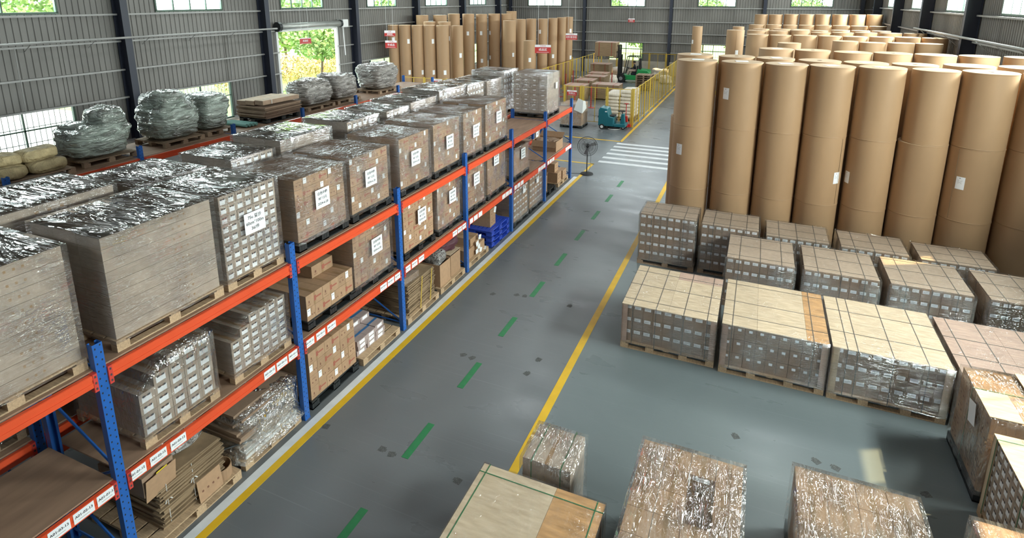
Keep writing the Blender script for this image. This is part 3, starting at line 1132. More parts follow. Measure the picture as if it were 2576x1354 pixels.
PAT = [[2, 1, 1, 2], [1, 1, 2, 1, 1], [1, 2, 1, 2], [2, 2, 1, 1]]
A_LINES = ('白色中箱', '80*12元', '2024-6-28')


def load(label, X0, X1, Y0, Y1, Z0, top, style='A', face='x+', layers=6, nface=6, nend=3, pal='black', film='side', topfilm='film_top',
         sheet=None, seed=0, group=None, name='pallet_load', cat='pallet load', board=None, posts=None, straps=None, strap_m='strap', cut=None, bell=0.02, chamf=0.0):
    """one palletised load: pallet > cartons, boards, straps, film"""
    w, l = X1 - X0, Y1 - Y0
    t = thing(name, label, cat, ((X0 + X1) / 2, (Y0 + Y1) / 2, Z0), 0, group)
    rnd = random.Random(seed * 31 + 5)
    ph = pallet(t, w, l, pal, turn=(face == 'y-')) if pal else 0.0
    if board:
        top_b = top - 0.016
    else:
        top_b = top
    H = top_b - Z0 - ph
    lh = H / layers
    cw, cl = w - 0.05, l - 0.05
    x0, y0 = -cw / 2, -cl / 2
    g = 0.004
    inset = 0.03 if posts else 0.0
    for k in range(layers):
        z = ph + k * lh
        if style in ('A', 'D'):
            units = PAT[(k + seed) % len(PAT)]
        elif isinstance(nface, (list, tuple)):
            units = nface
        else:
            units = [1] * nface
        tot = sum(units)
        span = cl if face != 'y-' else cw
        pos = 0.0
        for j, u in enumerate(units):
            a, b = pos / tot * span, (pos + u) / tot * span
            pos += u
            if cut and cut(k, j, layers, len(units)):
                continue
            jit = rnd.uniform(-0.004, 0.003)
            if style == 'A':
                st = 'Ar' if u == 2 else ('As' if (j + k + seed) % 2 == 0 else 'Ad')
            elif style == 'D':
                st = 'Dr' if u == 2 else ('Ds' if (j + k) % 2 == 0 else 'Dd')
            else:
                st = style
            if face != 'y-':
                if (j == 0 or (cut and j == 1 and cut(k, 0, layers, len(units)))) and nend > 1:
                    for i in range(nend):
                        c0, c1 = cw * i / nend, cw * (i + 1) / nend
                        s2 = st if i == nend - 1 else (st[0] + ('w' if (i + k + seed) % 5 == 0 and style == 'A' else ''))
                        f2 = face if i == nend - 1 else 'y-'
                        ob('carton', carton_mesh(c1 - c0 - g, b - a - g, lh - g, s2, f2), t, (x0 + c0, y0 + a, z))
                else:
                    ob('carton', carton_mesh(cw - g - inset, b - a - g, lh - g, st, face), t, (x0 + jit, y0 + a, z))
            else:
                ob('carton', carton_mesh(b - a - g, cl - g - inset, lh - g, st, 'y-'), t, (x0 + a, y0 + inset + jit, z))
    if board:
        n = len(board)
        for i, (u0, u1, v0, v1, m) in enumerate(board):
            ob('top_board', MB().box(-w / 2 + u0 * w, -l / 2 + v0 * l, 0, -w / 2 + u1 * w - 0.003, -l / 2 + v1 * l - 0.003, 0.015).mesh('top_board', M[m]), t, (0, 0, top - Z0 - 0.0155))
    if posts:
        pm = MB().box(0, 0, 0, 0.1, 0.018, H - 0.004).box(0, 0, 0, 0.018, 0.1, H - 0.004).mesh('corner_board', M[posts])
        e = 0.004
        for (px, py, rz) in ((-w / 2 + e, -l / 2 + e, 0), (w / 2 - e, -l / 2 + e, 90), (w / 2 - e, l / 2 - e, 180), (-w / 2 + e, l / 2 - e, 270)):
            ob('corner_board', pm, t, (px, py, ph + 0.001), (0, 0, R(rz)))
    if straps:
        tz = top - Z0
        for f in straps[0]:
            x = -w / 2 + f * w
            ob('strap', cached(('sty', q3(l), q3(tz), strap_m), lambda: MB().box(-0.006, -l / 2 - 0.004, tz, 0.006, l / 2 + 0.004, tz + 0.003).box(-0.006, -l / 2 - 0.004, 0.1, 0.006, -l / 2 - 0.001, tz).box(-0.006, l / 2 + 0.001, 0.1, 0.006, l / 2 + 0.004, tz).mesh('strap', M[strap_m])), t, (x, 0, 0))
        for f in straps[1]:
            y = -l / 2 + f * l
            ob('strap', cached(('stx', q3(w), q3(tz), strap_m), lambda: MB().box(-w / 2 - 0.004, -0.006, tz, w / 2 + 0.004, 0.006, tz + 0.003).box(-w / 2 - 0.004, -0.006, 0.1, -w / 2 - 0.001, 0.006, tz).box(w / 2 + 0.001, -0.006, 0.1, w / 2 + 0.004, 0.006, tz).mesh('strap', M[strap_m])), t, (0, y, 0))
    if film:
        sm = M['film_' + film]
        ob('stretch_wrap', shell(w + 0.012, l + 0.012, top - Z0 - ph + 0.012 + (0.03 if pal else 0), [sm, M[topfilm]], seed, bell=bell, chamf=chamf), t, (0, 0, ph - (0.03 if pal else 0)))
    if sheet:
        sy, sz, lines = sheet[:3]
        kw = sheet[3] if len(sheet) > 3 else {}
        sheet_label(t, w / 2 + 0.028, sy - (Y0 + Y1) / 2, sz - Z0, lines, **kw)
    return t


XA0, XA1 = -1.34, -0.10
D2, D1 = 2.65, 1.322
ORD = ('first', 'second', 'third', 'fourth', 'fifth', 'sixth', 'seventh', 'eighth', 'ninth', 'tenth', 'eleventh', 'twelfth')
# --- upper level, front row
gU = 'wrapped loads on the upper level of the aisle rack'
load('film-wrapped pale load cut off by the left edge on the upper deck', XA0, XA1, -1.32, -0.06, D2, 4.02, 'Pp', layers=9, nface=[1], nend=3, pal='wood', film='side', topfilm='film_top', seed=1, group=gU)
load('biggest film-wrapped load of pale cartons with dark shiny top, upper deck', XA0, XA1, 0.24, 1.60, D2, 3.95, 'Pp', layers=9, nface=[1], nend=3, pal='wood', film='side', topfilm='film_top', seed=2, group=gU)
load('upper deck load of small white-labelled cartons with a sheet reading 60cm*100m', XA0, XA1, 1.67, 2.635, D2, 3.93, 'Bl', layers=9, nface=7, nend=4, pal='wood', seed=3, group=gU,
     sheet=(2.17, 3.45, ('75u 豆沙', '60cm*100m', '36/件'), dict(w=0.34, h=0.29, big=0.06)))
for i, (a, b, tp, sy, sz) in enumerate(((2.94, 4.08, 3.77, 3.48, 3.36), (4.19, 5.30, 3.77, 4.70, 3.34), (5.63, 6.73, 3.78, 6.13, 3.33), (6.88, 8.05, 3.80, 7.50, 3.34), (8.20, 9.20, 3.80, 8.76, 3.32), (9.36, 10.66, 3.82, 10.07, 3.41))):
    where = ('right after the small-label load', 'second brown one', 'third brown one', 'fourth brown one', 'fifth brown one', 'last before the empty deck')[i]
    load('upper deck wrapped brown carton load on black pallet, ' + where, XA0, XA1, a, b, D2, tp, 'A', layers=6, nend=3, seed=i + 4, group=gU, sheet=(sy, sz, A_LINES), topfilm='film_top_x')
load('lone tall wrapped load on black pallet at the far end of the upper deck', -1.28, -0.08, 13.78, 14.95, D2, 4.05, 'Bv', face='y-', layers=8, nface=4, seed=12, group=gU, sheet=(14.55, 3.62, ('箱', '8'), dict(w=0.16, h=0.2, big=0.05)), topfilm='film_top_x')
# --- upper level, rear row (back to back rack)
XB0, XB1 = -2.80, -1.62
gB = 'wrapped loads on the upper level of the back rack'
rows = ((-0.9, 1.42, 4.0), (1.62, 2.75, 3.87), (3.20, 4.12, 3.84), (4.25, 5.58, 3.92), (6.05, 7.12, 3.90), (7.42, 8.32, 3.88), (8.40, 9.62, 3.92), (9.74, 11.2, 4.0), (11.32, 12.45, 3.94), (12.62, 13.75, 3.90), (13.90, 15.1, 4.04))
for i, (a, b, tp) in enumerate(rows):
    lb = 'dark shiny film-topped load in the back rack, %s from the camera' % ORD[i] if i < len(rows) - 1 else 'farthest film-topped load in the back rack, behind the lone tall load'
    load(lb, XB0, XB1, a, b, D2, tp, 'Bl' if i % 3 else 'Pp', layers=7, nface=6 if i % 3 else [1], nend=3, pal='wood_dull', seed=20 + i, group=gB, topfilm='film_top')
# --- lower level of the aisle rack
gL = 'loads on the lower level of the aisle rack'


def stepcut(k, j, n, m):
    return (k == n - 1 and j < 2) or (k == n - 2 and j < 1)


load('lower deck wrapped stack of white-labelled small cartons nearest the camera', XA0, XA1, 0.36, 1.36, D1, 2.28, 'Bl', layers=6, nface=5, nend=3, pal='wood', film='vert', topfilm='film_vert', seed=40, group=gL, cut=stepcut, chamf=0.27)
load('lower deck wrapped stack of white-labelled small cartons, second from the camera', XA0, XA1, 1.60, 2.62, D1, 2.16, 'Bl', layers=6, nface=6, nend=3, pal='wood', film='side', topfilm='film_side', seed=41, group=gL, cut=stepcut, chamf=0.22)
t3 = load('unwrapped low stack of red-printed brown cartons on the lower deck', XA0, XA1, 2.98, 4.14, D1, 1.90, 'D', layers=2, nend=3, pal='black', film=None, seed=42, group=gL)
ob('carton', carton_mesh(0.42, 0.5, 0.2, 'Dr', 'x+'), t3, (-0.15, -0.05, 0.58 + 0.0))
load('lower deck wrapped brown load right of the low unwrapped stack', XA0, XA1, 4.14, 5.26, D1, 2.46, 'A', layers=6, seed=43, group=gL, sheet=(4.76, 2.05, A_LINES), topfilm='film_top_x')
load('lower deck unwrapped tall brown carton load with a sheet label', XA0, XA1, 5.66, 6.82, D1, 2.44, 'A', layers=6, seed=44, group=gL, sheet=(6.28, 2.08, A_LINES), film=None)
load('lower deck brown carton load just left of the post by the blue pallets', XA0, XA1, 6.96, 8.02, D1, 2.42, 'A', layers=6, seed=45, group=gL, sheet=(7.56, 2.08, A_LINES), topfilm='film_top_x')
load('lower deck wrapped brown carton load above the papered cartons', XA0, XA1, 8.22, 9.30, D1, 2.42, 'A', layers=6, seed=46, group=gL, sheet=(8.76, 2.13, A_LINES), topfilm='film_top_x')
load('lower deck greyish wrapped load above the blue plastic pallets', XA0, XA1, 9.44, 10.62, D1, 2.44, 'Ad', layers=6, seed=47, nface=5, group=gL, sheet=(9.9, 2.32, A_LINES), topfilm='film_top_x')
load('last lower deck wrapped load, beside the empty deck', XA0, XA1, 11.15, 12.30, D1, 2.24, 'Ad', layers=5, seed=48, nface=4, group=gL, sheet=(11.75, 2.03, A_LINES), topfilm='film_top_x')
# --- rear rack lower level, glimpsed behind the aisle rack
for i, (a, b, tp, st, pl_) in enumerate(((-2.3, -1.0, 2.1, 'Bl', 'wood_dull'), (-0.75, 0.0, 1.85, 'Bw', 'wood_dull'), (0.55, 1.9, 2.2, 'Bw', 'wood_dull'), (2.9, 4.0, 2.4, 'Aw', 'black'), (4.2, 5.3, 2.4, 'Aw', 'black'), (5.7, 6.8, 2.4, 'Aw', 'black'), (7.0, 8.0, 2.4, 'Aw', 'black'))):
    load('shaded load on the lower deck of the back rack, %s from the camera' % ORD[i], -2.75, -1.60, a, b, D1, tp, st, layers=5, nface=5, nend=3, pal=pl_, seed=60 + i, group='loads on the lower level of the back rack', film='side', topfilm='film_side')


# ------------------------------------------------------------------ floor level under the aisle rack
def sheets_stack(parent, w, l, h, z, n, seed, m='kraft_edge', rx=0.03, name='cardboard_sheet', tilt=0.0):
    rnd = random.Random(seed)
    th = h / n
    me = cached(('cs', q3(w), q3(l), q3(th), m), lambda: MB().box(-w / 2, -l / 2, 0, w / 2, l / 2, th * 0.86, top=None).mesh(name, M[m]))
    for k in range(n):
        ob(name, me, parent, (rnd.uniform(-rx, rx), rnd.uniform(-rx, rx), z + k * th + (0.0)), (0, tilt * k / n, R(rnd.uniform(-1.5, 1.5))))


gF = 'goods on the floor under the aisle rack'


def base_load(label, X0, X1, Y0, Y1, pal='wood', cat='pallet load', name='pallet_load'):
    t = thing(name, label, cat, ((X0 + X1) / 2, (Y0 + Y1) / 2, 0), 0, gF)
    h = pallet(t, X1 - X0, Y1 - Y0, pal)
    return t, h


t, h = base_load('floor-level flattened cardboard tied with white string, nearest the camera', -1.18, -0.02, 0.22, 1.46)
sheets_stack(t, 1.0, 0.86, 0.62, h, 26, 3)
t.children[-1]['label'] = 'topmost sheet of the stack'
for yy in (-0.22, 0.12):
    st = MB()
    st.tube((0.508, yy - 0.12, h + 0.06), (0.512, yy - 0.12, h + 0.60), 0.004, 5)
    st.tube((0.512, yy - 0.12, h + 0.42), (0.516, yy - 0.07, h + 0.36), 0.007, 5)
    st.tube((0.512, yy - 0.12, h + 0.42), (0.516, yy - 0.16, h + 0.35), 0.007, 5)
    ob('string', st.mesh('string', M['white_plastic']), t)
top_z = h + 0.625
bx = thing('open_carton', 'torn brown carton with a yellow label lying on the flattened cardboard', 'box', (-0.45, 0.42, top_z), R(4), gF)
mb = MB().box(-0.35, -0.2, 0, 0.35, 0.2, 0.26)
ob('carton_body', mb.mesh('carton_body', M['kraft_dark']), bx)
ob('front_flap', MB().box(0.352, -0.19, 0.0, 0.358, 0.2, 0.30).mesh('front_flap', M['kraft']), bx, (0, 0, -0.03), (0, R(8), 0))
ob('yellow_label', MB().box(0, -0.07, -0.025, 0.002, 0.07, 0.025).mesh('yellow_label', M['yellow_tape']), bx, (0.385, 0.02, 0.21), (0, R(8), 0))
fl = thing('film_bundle', 'crumpled clear film bundle lying over the flattened cardboard', 'plastic film', (-0.62, 1.0, top_z), 0, gF)


def lumpy(w, l, h, seed, amp=0.12, ridge=0.0, nu=56, nv=34, pw=0.55, flat=0.0, detail=1.0):
    V, Fc = [], []

    def sgp(c, e):
        return math.copysign(abs(c) ** e, c)
    for j in range(nv + 1):
        ph = -math.pi / 2 + math.pi * j / nv
        for i in range(nu):
            th = 2 * math.pi * i / nu
            cx, cy, cz = sgp(math.cos(ph), 0.35) * sgp(math.cos(th), pw), sgp(math.cos(ph), 0.35) * sgp(math.sin(th), pw), sgp(math.sin(ph), 0.7)
            p = Vector((cx * w / 2, cy * l / 2, (cz + 1) * h / 2))
            n = Vector((cx, cy, cz * 0.6)).normalized()
            q = Vector((seed * 3.3, seed * 1.9, seed * 5.1))
            d = noise.noise(p * 2.2 * detail + q) * amp + noise.noise(p * 6.5 * detail + q) * amp * 0.35 + noise.noise(Vector((p.x * 5, p.y * 5, p.z * 22)) + q) * amp * 0.22
            if ridge:
                d += (abs(math.sin(p.z * math.pi / ridge + noise.noise(p * 2 + q) * 1.4)) - 0.6) * 0.05
            z = p.z + n.z * d
            if p.z < h * 0.12:
                d *= p.z / (h * 0.12)
                z = p.z
            V.append((p.x + n.x * d, p.y + n.y * d, max(0.0, z)))
    for j in range(nv):
        for i in range(nu):
            k = (i + 1) % nu
            Fc.append((j * nu + i, j * nu + k, (j + 1) * nu + k, (j + 1) * nu + i))
    me = bpy.data.meshes.new('lump')
    me.from_pydata(V, [], Fc)
    me.polygons.foreach_set('use_smooth', [True] * len(Fc))
    return me


def lump(name, parent, w, l, h, seed, m, loc=(0, 0, 0), rot=None, **kw):
    me = lumpy(w, l, h, seed, **kw)
    me.name = name
    me.materials.append(M[m])
    return ob(name, me, parent, loc, rot)


def wrapped_mat(name, base, lo, rough=0.14, scale=(2.6, 2.6, 10), dist=0.20):
    """opaque crumpled film wrapped tightly over soft goods"""
    m = mat(name, base, rough)
    n, l = m.node_tree.nodes, m.node_tree.links
    b = n['Principled BSDF']
    tc = n.new('ShaderNodeTexCoord')
    mp = n.new('ShaderNodeMapping')
    mp.inputs['Scale'].default_value = scale
    mp.inputs['Rotation'].default_value = (0.15, 0.1, 0)
    nz = n.new('ShaderNodeTexNoise')
    nz.inputs['Scale'].default_value = 1
    nz.inputs['Detail'].default_value = 4
    nz.inputs['Distortion'].default_value = 0.8
    l.new(tc.outputs['Object'], mp.inputs[0])
    l.new(mp.outputs[0], nz.inputs['Vector'])
    a = n.new('ShaderNodeMath')
    a.operation = 'SUBTRACT'
    a.inputs[1].default_value = 0.5
    l.new(nz.outputs['Fac'], a.inputs[0])
    c = n.new('ShaderNodeMath')
    c.operation = 'ABSOLUTE'
    l.new(a.outputs[0], c.inputs[0])
    bp = n.new('ShaderNodeBump')
    bp.inputs['Strength'].default_value = 1
    bp.inputs['Distance'].default_value = dist
    l.new(c.outputs[0], bp.inputs['Height'])
    l.new(bp.outputs[0], b.inputs['Normal'])
    x = n.new('ShaderNodeMix')
    x.data_type = 'RGBA'
    x.inputs[6].default_value = (*lo, 1)  # crevice shade of the crumples, painted into the colour by noise
    x.inputs[7].default_value = (*base, 1)
    r = n.new('ShaderNodeMapRange')
    r.inputs['From Min'].default_value = 0.35
    r.inputs['From Max'].default_value = 0.62
    l.new(nz.outputs['Fac'], r.inputs[0])
    l.new(r.outputs[0], x.inputs[0])
    l.new(x.outputs[2], b.inputs['Base Color'])
    b.inputs['Specular IOR Level'].default_value = 1.0
    b.inputs['Coat Weight'].default_value = 1.0
    b.inputs['Coat Roughness'].default_value = 0.05
    l.new(bp.outputs[0], b.inputs['Coat Normal'])
    return m


M['wrap_green'] = wrapped_mat('film_wrapped_sacks_green', (0.33, 0.38, 0.33), (0.13, 0.14, 0.12))
M['wrap_grey'] = wrapped_mat('film_wrapped_grey_bundle', (0.36, 0.33, 0.30), (0.12, 0.105, 0.09))
M['clear_bundle'] = wrapped_mat('crumpled_clear_film', (0.46, 0.45, 0.43), (0.22, 0.19, 0.17), 0.12, (8, 8, 10))
lump('film_bundle_body', fl, 0.62, 0.62, 0.16, 5, 'clear_bundle', amp=0.05)
dr = thing('tape_roll', 'curled brown cardboard ring and broken carton at the pallet corner', 'cardboard', (-0.2, 1.28, h), R(15), gF)
rb = MB()
seg = 16
for i in range(seg):
    a0, a1 = math.pi * 1.5 * i / seg - 1.2, math.pi * 1.5 * (i + 1) / seg - 1.2
    p0, p1 = (0.14 * math.cos(a0), 0.14 * math.sin(a0)), (0.14 * math.cos(a1), 0.14 * math.sin(a1))
    o0, o1 = (0.15 * math.cos(a0), 0.15 * math.sin(a0)), (0.15 * math.cos(a1), 0.15 * math.sin(a1))
    rb.quad((*p0, 0), (*p1, 0), (*p1, 0.16), (*p0, 0.16))
    rb.quad((*o1, 0), (*o0, 0), (*o0, 0.16), (*o1, 0.16))
    rb.quad((*p0, 0.16), (*p1, 0.16), (*o1, 0.16), (*o0, 0.16))
dr['label'] = 'curled strip of brown cardboard standing at the pallet corner'
dr.name = 'cardboard_strip'
ob('cardboard_ring', rb.mesh('cardboard_ring', M['kraft']), dr)
pc = thing('cardboard_piece', 'upright brown cardboard piece with four dark printed dots', 'cardboard', (0.02 - 0.06, 1.02, h), 0, gF)
pm = MB().box(0, -0.17, 0, 0.008, 0.17, 0.3)
for i in range(4):
    pm.box(0.008, -0.12 + i * 0.075, 0.12, 0.0095, -0.095 + i * 0.075, 0.145, 1)
ob('cardboard_sheet', pm.mesh('cardboard_sheet', [M['kraft'], M['brown_ink']]), pc, (0.0, 0, 0.005), (0, R(-6), 0))
tl = thing('hand_tool', 'black stick with yellow handle resting beside the cardboard', 'tool', (-0.28, 1.34, h + 0.18), 0, gF)
ob('shaft', MB().tube((0, 0, 0.11), (0.18, 0.42, 0.02), 0.013, 8).mesh('shaft', M['black_plastic']), tl)
ob('grip', MB().tube((0, 0, 0.11), (-0.08, -0.14, 0.16), 0.025, 8).mesh('grip', M['yellow_tape']), tl)

t, h = base_load('leaning flattened cardboard in a torn clear plastic bag on a wooden pallet', -1.15, -0.05, 1.56, 2.62)
sheets_stack(t, 0.95, 0.92, 0.30, h, 10, 8, 'kraft_grey', 0.05)
sheets_stack(t, 1.0, 1.0, 0.40, h + 0.31, 9, 9, 'kraft_dark', 0.09)
pls = shell(1.08, 1.02, 0.66, [M['film_loose'], M['film_loose']], 3, disp=0.05, bell=0.12)
ob('plastic_bag', pls, t, (0.0, 0, h + 0.01))
ob('styrofoam_slab', MB().box(0.40, -0.48, 0, 0.52, 0.48, 0.10).mesh('styrofoam_slab', M['white_plastic']), t, (0, 0, h + 0.003))

load('floor-level unwrapped stack of red-printed brown cartons on a black pallet', -1.2, -0.06, 2.88, 4.04, 0, 0.98, 'D', layers=4, nend=3, pal='black', film=None, seed=0, group=gF)

t, h = base_load('low stack of pale paper packs bound with blue tape on a wooden pallet', -1.2, -0.02, 4.12, 5.26)
rnd = random.Random(4)
for i in range(3):
    for j in range(3):
        for k in range(4 if i < 2 else 3):
            pk = MB().box(0, 0, 0, 0.33, 0.26, 0.095).box(0.14, -0.001, 0.0, 0.19, 0.261, 0.0965, 1).box(0.331, 0.06, 0.02, 0.3325, 0.2, 0.08, 2)
            ob('paper_pack', cached('pack', lambda: pk.mesh('paper_pack', [M['pink_pack'], M['blue_tape'], M['sticker']])), t,
               (-0.56 + i * 0.34 + rnd.uniform(-.012, .012), -0.54 + j * 0.275 + rnd.uniform(-.01, .01), h + k * 0.098), (0, 0, R(rnd.uniform(-2, 2))))

t, h = base_load('flattened cardboard with yellow straps on a wooden pallet under a wrapped bundle', -1.2, -0.02, 5.55, 6.76)
sheets_stack(t, 1.08, 1.0, 0.66, h, 24, 12)
for yy in (-0.12, 0.26):
    ob('strap', MB().box(-0.02, -0.012, 0, -0.016, 0.012, 0.68).mesh('strap', M['yellow_rail']), t, (0.60, yy, h), (R(-8), 0, 0))
wb = thing('wrapped_bundle', 'flat film-wrapped cardboard bundle lying on the strapped cardboard stack', 'bundle', (-0.42, 5.86, h + 0.665), R(-3), gF)
ob('bundle_core', MB().box(-0.3, -0.28, 0, 0.3, 0.28, 0.13).mesh('bundle_core', M['kraft_dark']), wb)
ob('stretch_wrap', shell(0.62, 0.58, 0.135, [M['film_side'], M['film_side']], 8), wb)

t, h = base_load('two brown cartons filled with loose clear plastic on a wooden pallet under the rack', -1.15, -0.04, 6.88, 8.02)


def open_box(parent, w, l, hh, loc, m='kraft', rz=0, flaps=True, name='open_carton'):
    mb = MB()
    th = 0.008
    mb.box(-w / 2, -l / 2, 0, w / 2, l / 2, th)
    mb.box(-w / 2, -l / 2, th, -w / 2 + th, l / 2, hh)
    mb.box(w / 2 - th, -l / 2, th, w / 2, l / 2, hh)
    mb.box(-w / 2 + th, -l / 2, th, w / 2 - th, -l / 2 + th, hh)
    mb.box(-w / 2 + th, l / 2 - th, th, w / 2 - th, l / 2, hh)
    o = ob(name, mb.mesh(name, M[m]), parent, loc, (0, 0, R(rz)))
    if flaps:
        f1 = MB().box(-w / 2, 0, 0, w / 2, min(l, w) * 0.35, 0.006).mesh('flap', M[m])
        ob('flap', f1, o, (0, l / 2, hh), (R(35), 0, 0))
        f2 = MB().box(-w / 2, -min(l, w) * 0.3, 0, w / 2, 0, 0.006).mesh('flap', M[m])
        ob('flap', f2, o, (0, -l / 2, hh), (R(60), 0, 0))
    return o


open_box(t, 0.62, 0.46, 0.52, (0.2, -0.28, h), flaps=False)
open_box(t, 0.55, 0.46, 0.50, (0.2, 0.26, h), flaps=False)
lump('clear_plastic', t, 0.60, 0.44, 0.34, 15, 'clear_bundle', (0.18, -0.27, h + 0.42), amp=0.10)
lump('dark_bundle', t, 0.85, 0.75, 0.32, 16, 'maroon', (-0.05, 0.18, h + 0.50), amp=0.12, detail=1.6)
ob('cardboard_sheet', MB().box(-0.3, -0.24, 0, 0.3, 0.24, 0.01).mesh('cardboard_sheet', M['ply_pale']), t, (0.15, 0.30, h + 0.505))

t, h = base_load('brown cartons with white papers stuck to their fronts on a wooden pallet', -1.15, -0.06, 8.26, 9.36)
ob('carton', carton_mesh(0.9, 0.44, 0.26, 'D', 'x+'), t, (-0.45, -0.5, h))
ob('carton', carton_mesh(0.95, 0.44, 0.26, 'D', 'x+'), t, (-0.45, -0.04, h))
ob('carton', carton_mesh(0.9, 0.42, 0.2, 'D', 'x+'), t, (-0.48, -0.22, h + 0.262))
for (y, z, ry) in ((-0.02, h + 0.30, 10), (0.12, h + 0.42, -14), (0.06, h + 0.18, 6), (0.16, h + 0.06, -20), (-0.04, h + 0.10, 4)):
    ob('paper_sheet', MB().box(0, -0.07, -0.06, 0.002, 0.07, 0.06).mesh('paper_sheet', M['sticker']), t, (0.512, y, z), (R(ry), 0, 0))
ob('paper_sheet', MB().box(-0.08, -0.1, 0, 0.08, 0.1, 0.002).mesh('paper_sheet', M['sticker']), t, (0.46, 0.4, h + 0.004), (0, 0, R(20)))

# three blue plastic pallets with a carton on top
for k in range(3):
    bp_ = thing('plastic_pallet', 'bright blue plastic pallet, %s of the stack under the rack' % ('bottom', 'middle', 'topmost')[k], 'pallet', (-0.62, 10.10, 0.151 * k), 0, 'blue plastic pallets')
    pallet(bp_, 1.15, 1.16, 'blue')
bc = thing('carton', 'brown carton pair with a white diamond-turned paper standing on the blue pallets', 'box', (-0.48, 9.98, 0.455), R(2), gF)
ob('carton_body', carton_mesh(0.52, 0.36, 0.24, 'Dd', 'x+'), bc, (-0.26, -0.2, 0))
ob('carton_body', carton_mesh(0.52, 0.36, 0.24, 'Dd', 'x+'), bc, (-0.26, -0.2, 0.242))
ob('paper_sheet', MB().box(0, -0.07, -0.08, 0.002, 0.07, 0.08).mesh('paper_sheet', M['sticker']), bc, (0.266, 0.12, 0.40), (R(-20), 0, 0))

load('floor-level wrapped load just past the blue pallets, nearer one of a pair', -1.22, -0.04, 11.0, 12.12, 0, 1.08, 'Aw', layers=5, nface=5, seed=70, group=gF, sheet=(11.7, 0.95, ('箱',), dict(w=0.2, h=0.2, big=0.08)))
load('floor-level wrapped load past the blue pallets, farther one of a pair', -1.22, -0.04, 12.24, 13.36, 0, 1.12, 'Aw', layers=5, nface=5, seed=71, group=gF, sheet=(12.8, 0.93, ('箱',), dict(w=0.2, h=0.2, big=0.08)))
t, h = base_load('open brown cartons piled on a black pallet in the last rack bay', -1.1, -0.08, 13.6, 14.75, 'black')
open_box(t, 0.4, 0.34, 0.55, (0.25, -0.32, h))
open_box(t, 0.42, 0.4, 0.45, (-0.2, 0.12, h))
open_box(t, 0.5, 0.42, 0.5, (-0.2, -0.35, h))
t, h = base_load('small cartons stacked on a wooden pallet at the rack end', -1.1, -0.06, 14.95, 16.05, 'wood')
ob('carton', carton_mesh(0.45, 0.42, 0.36, 'Dd', 'x+'), t, (0.02, -0.5, h))
ob('carton', carton_mesh(0.4, 0.38, 0.3, 'Dd', 'x+'), t, (-0.05, -0.46, h + 0.362))
ob('carton', carton_mesh(0.4, 0.42, 0.3, 'Dd', 'x+'), t, (0.08, 0.05, h))
bg = thing('garbage_bag', 'black plastic bag lying behind the small cartons at the rack end', 'bag', (-0.72, 15.9, h), 0, gF)
lump('bag_body', bg, 0.42, 0.42, 0.34, 22, 'black_plastic', amp=0.06)
# open carton on the lower deck near the end
oc = thing('open_carton', 'large open brown carton full of scraps on the lower deck by the last post', 'box', (-0.52, 15.1, D1), 0)
open_box(oc, 0.85, 0.72, 0.34, (0, 0, 0), name='carton_body')
lump('paper_scraps', oc, 0.78, 0.64, 0.2, 23, 'kraft_dark', (0, 0, 0.14), amp=0.09, detail=2)
load('dim wrapped load with a white sheet, seen through the last rack bays', -3.1, -1.95, 17.2, 18.3, 0, 1.5, 'Ad', layers=5, nface=4, seed=72, sheet=(17.8, 1.0, ('箱',), dict(w=0.28, h=0.42, big=0.1)))

# ------------------------------------------------------------------ far rack by the left wall: wrapped sacks and cardboard
gC = 'loads on top of the far left rack'


def sack_pile(label, x0, x1, y0, y1, top, m, seed, pal='wood_dull', peak=None, **kw):
    t = thing('wrapped_pile', label, 'wrapped load', ((x0 + x1) / 2, (y0 + y1) / 2, D2), 0, gC)
    h = pallet(t, x1 - x0, y1 - y0, pal)
    a = dict(amp=0.13, ridge=0.17, pw=0.5)
    a.update(kw)
    lump('wrapped_sacks', t, x1 - x0 + 0.02, y1 - y0 + 0.02, top - D2 - h, seed, m, (0, 0, h), **a)
    if peak:
        lump('wrapped_sacks', t, peak[2], peak[3], peak[4], seed + 50, m, (peak[0], peak[1], peak[5] + h), amp=0.08, pw=0.7)
    return t


# open tan sacks at the far left
t = thing('sack_pile', 'tan woven sacks lying on a wooden pallet at the left edge of the photo', 'sack pile', (-8.05, 3.45, D2), 0, gC)
h = pallet(t, 1.1, 1.5, 'wood_dull')
for i, (x, y, z, rz, ll) in enumerate(((-0.2, -0.4, 0, 5, 0.7), (-0.15, 0.32, 0, -8, 0.72), (0.25, -0.38, 0.0, 3, 0.7), (0.28, 0.34, 0.0, 3, 0.72), (0.0, -0.35, 0.22, -12, 0.75), (0.05, 0.3, 0.22, 10, 0.75))):
    lump('sack', t, 0.5, ll, 0.26, 80 + i, 'tan_sack', (x, y, h + z), (0, 0, R(rz)), amp=0.06, pw=0.6)
sack_pile('green-tinged film-wrapped sacks with a dip on top, beside the tan sacks', -8.85, -7.65, 4.46, 5.70, 3.55, 'wrap_green', 31, peak=(0.05, 0.28, 0.9, 0.75, 0.45, 0.62))
sack_pile('highest green-tinged film-wrapped pile of sacks, just right of the navy column', -8.8, -7.65, 6.4, 7.55, 3.72, 'wrap_green', 32, peak=(-0.1, 0.0, 0.95, 0.9, 0.5, 0.72))
sack_pile('smaller green-tinged film-wrapped pile of sacks before the low window', -8.8, -7.75, 7.72, 8.6, 3.78, 'wrap_green', 33, amp=0.09)
t = thing('cardboard_pile', 'flattened pale cardboard stacked in bundles on a dark pallet beyond the sacks', 'cardboard', (-8.15, 10.35, D2), 0, gC)
h = pallet(t, 1.1, 1.4, 'black')
sheets_stack(t, 1.15, 1.5, 0.36, h, 9, 17, 'kraft_dark', 0.06)
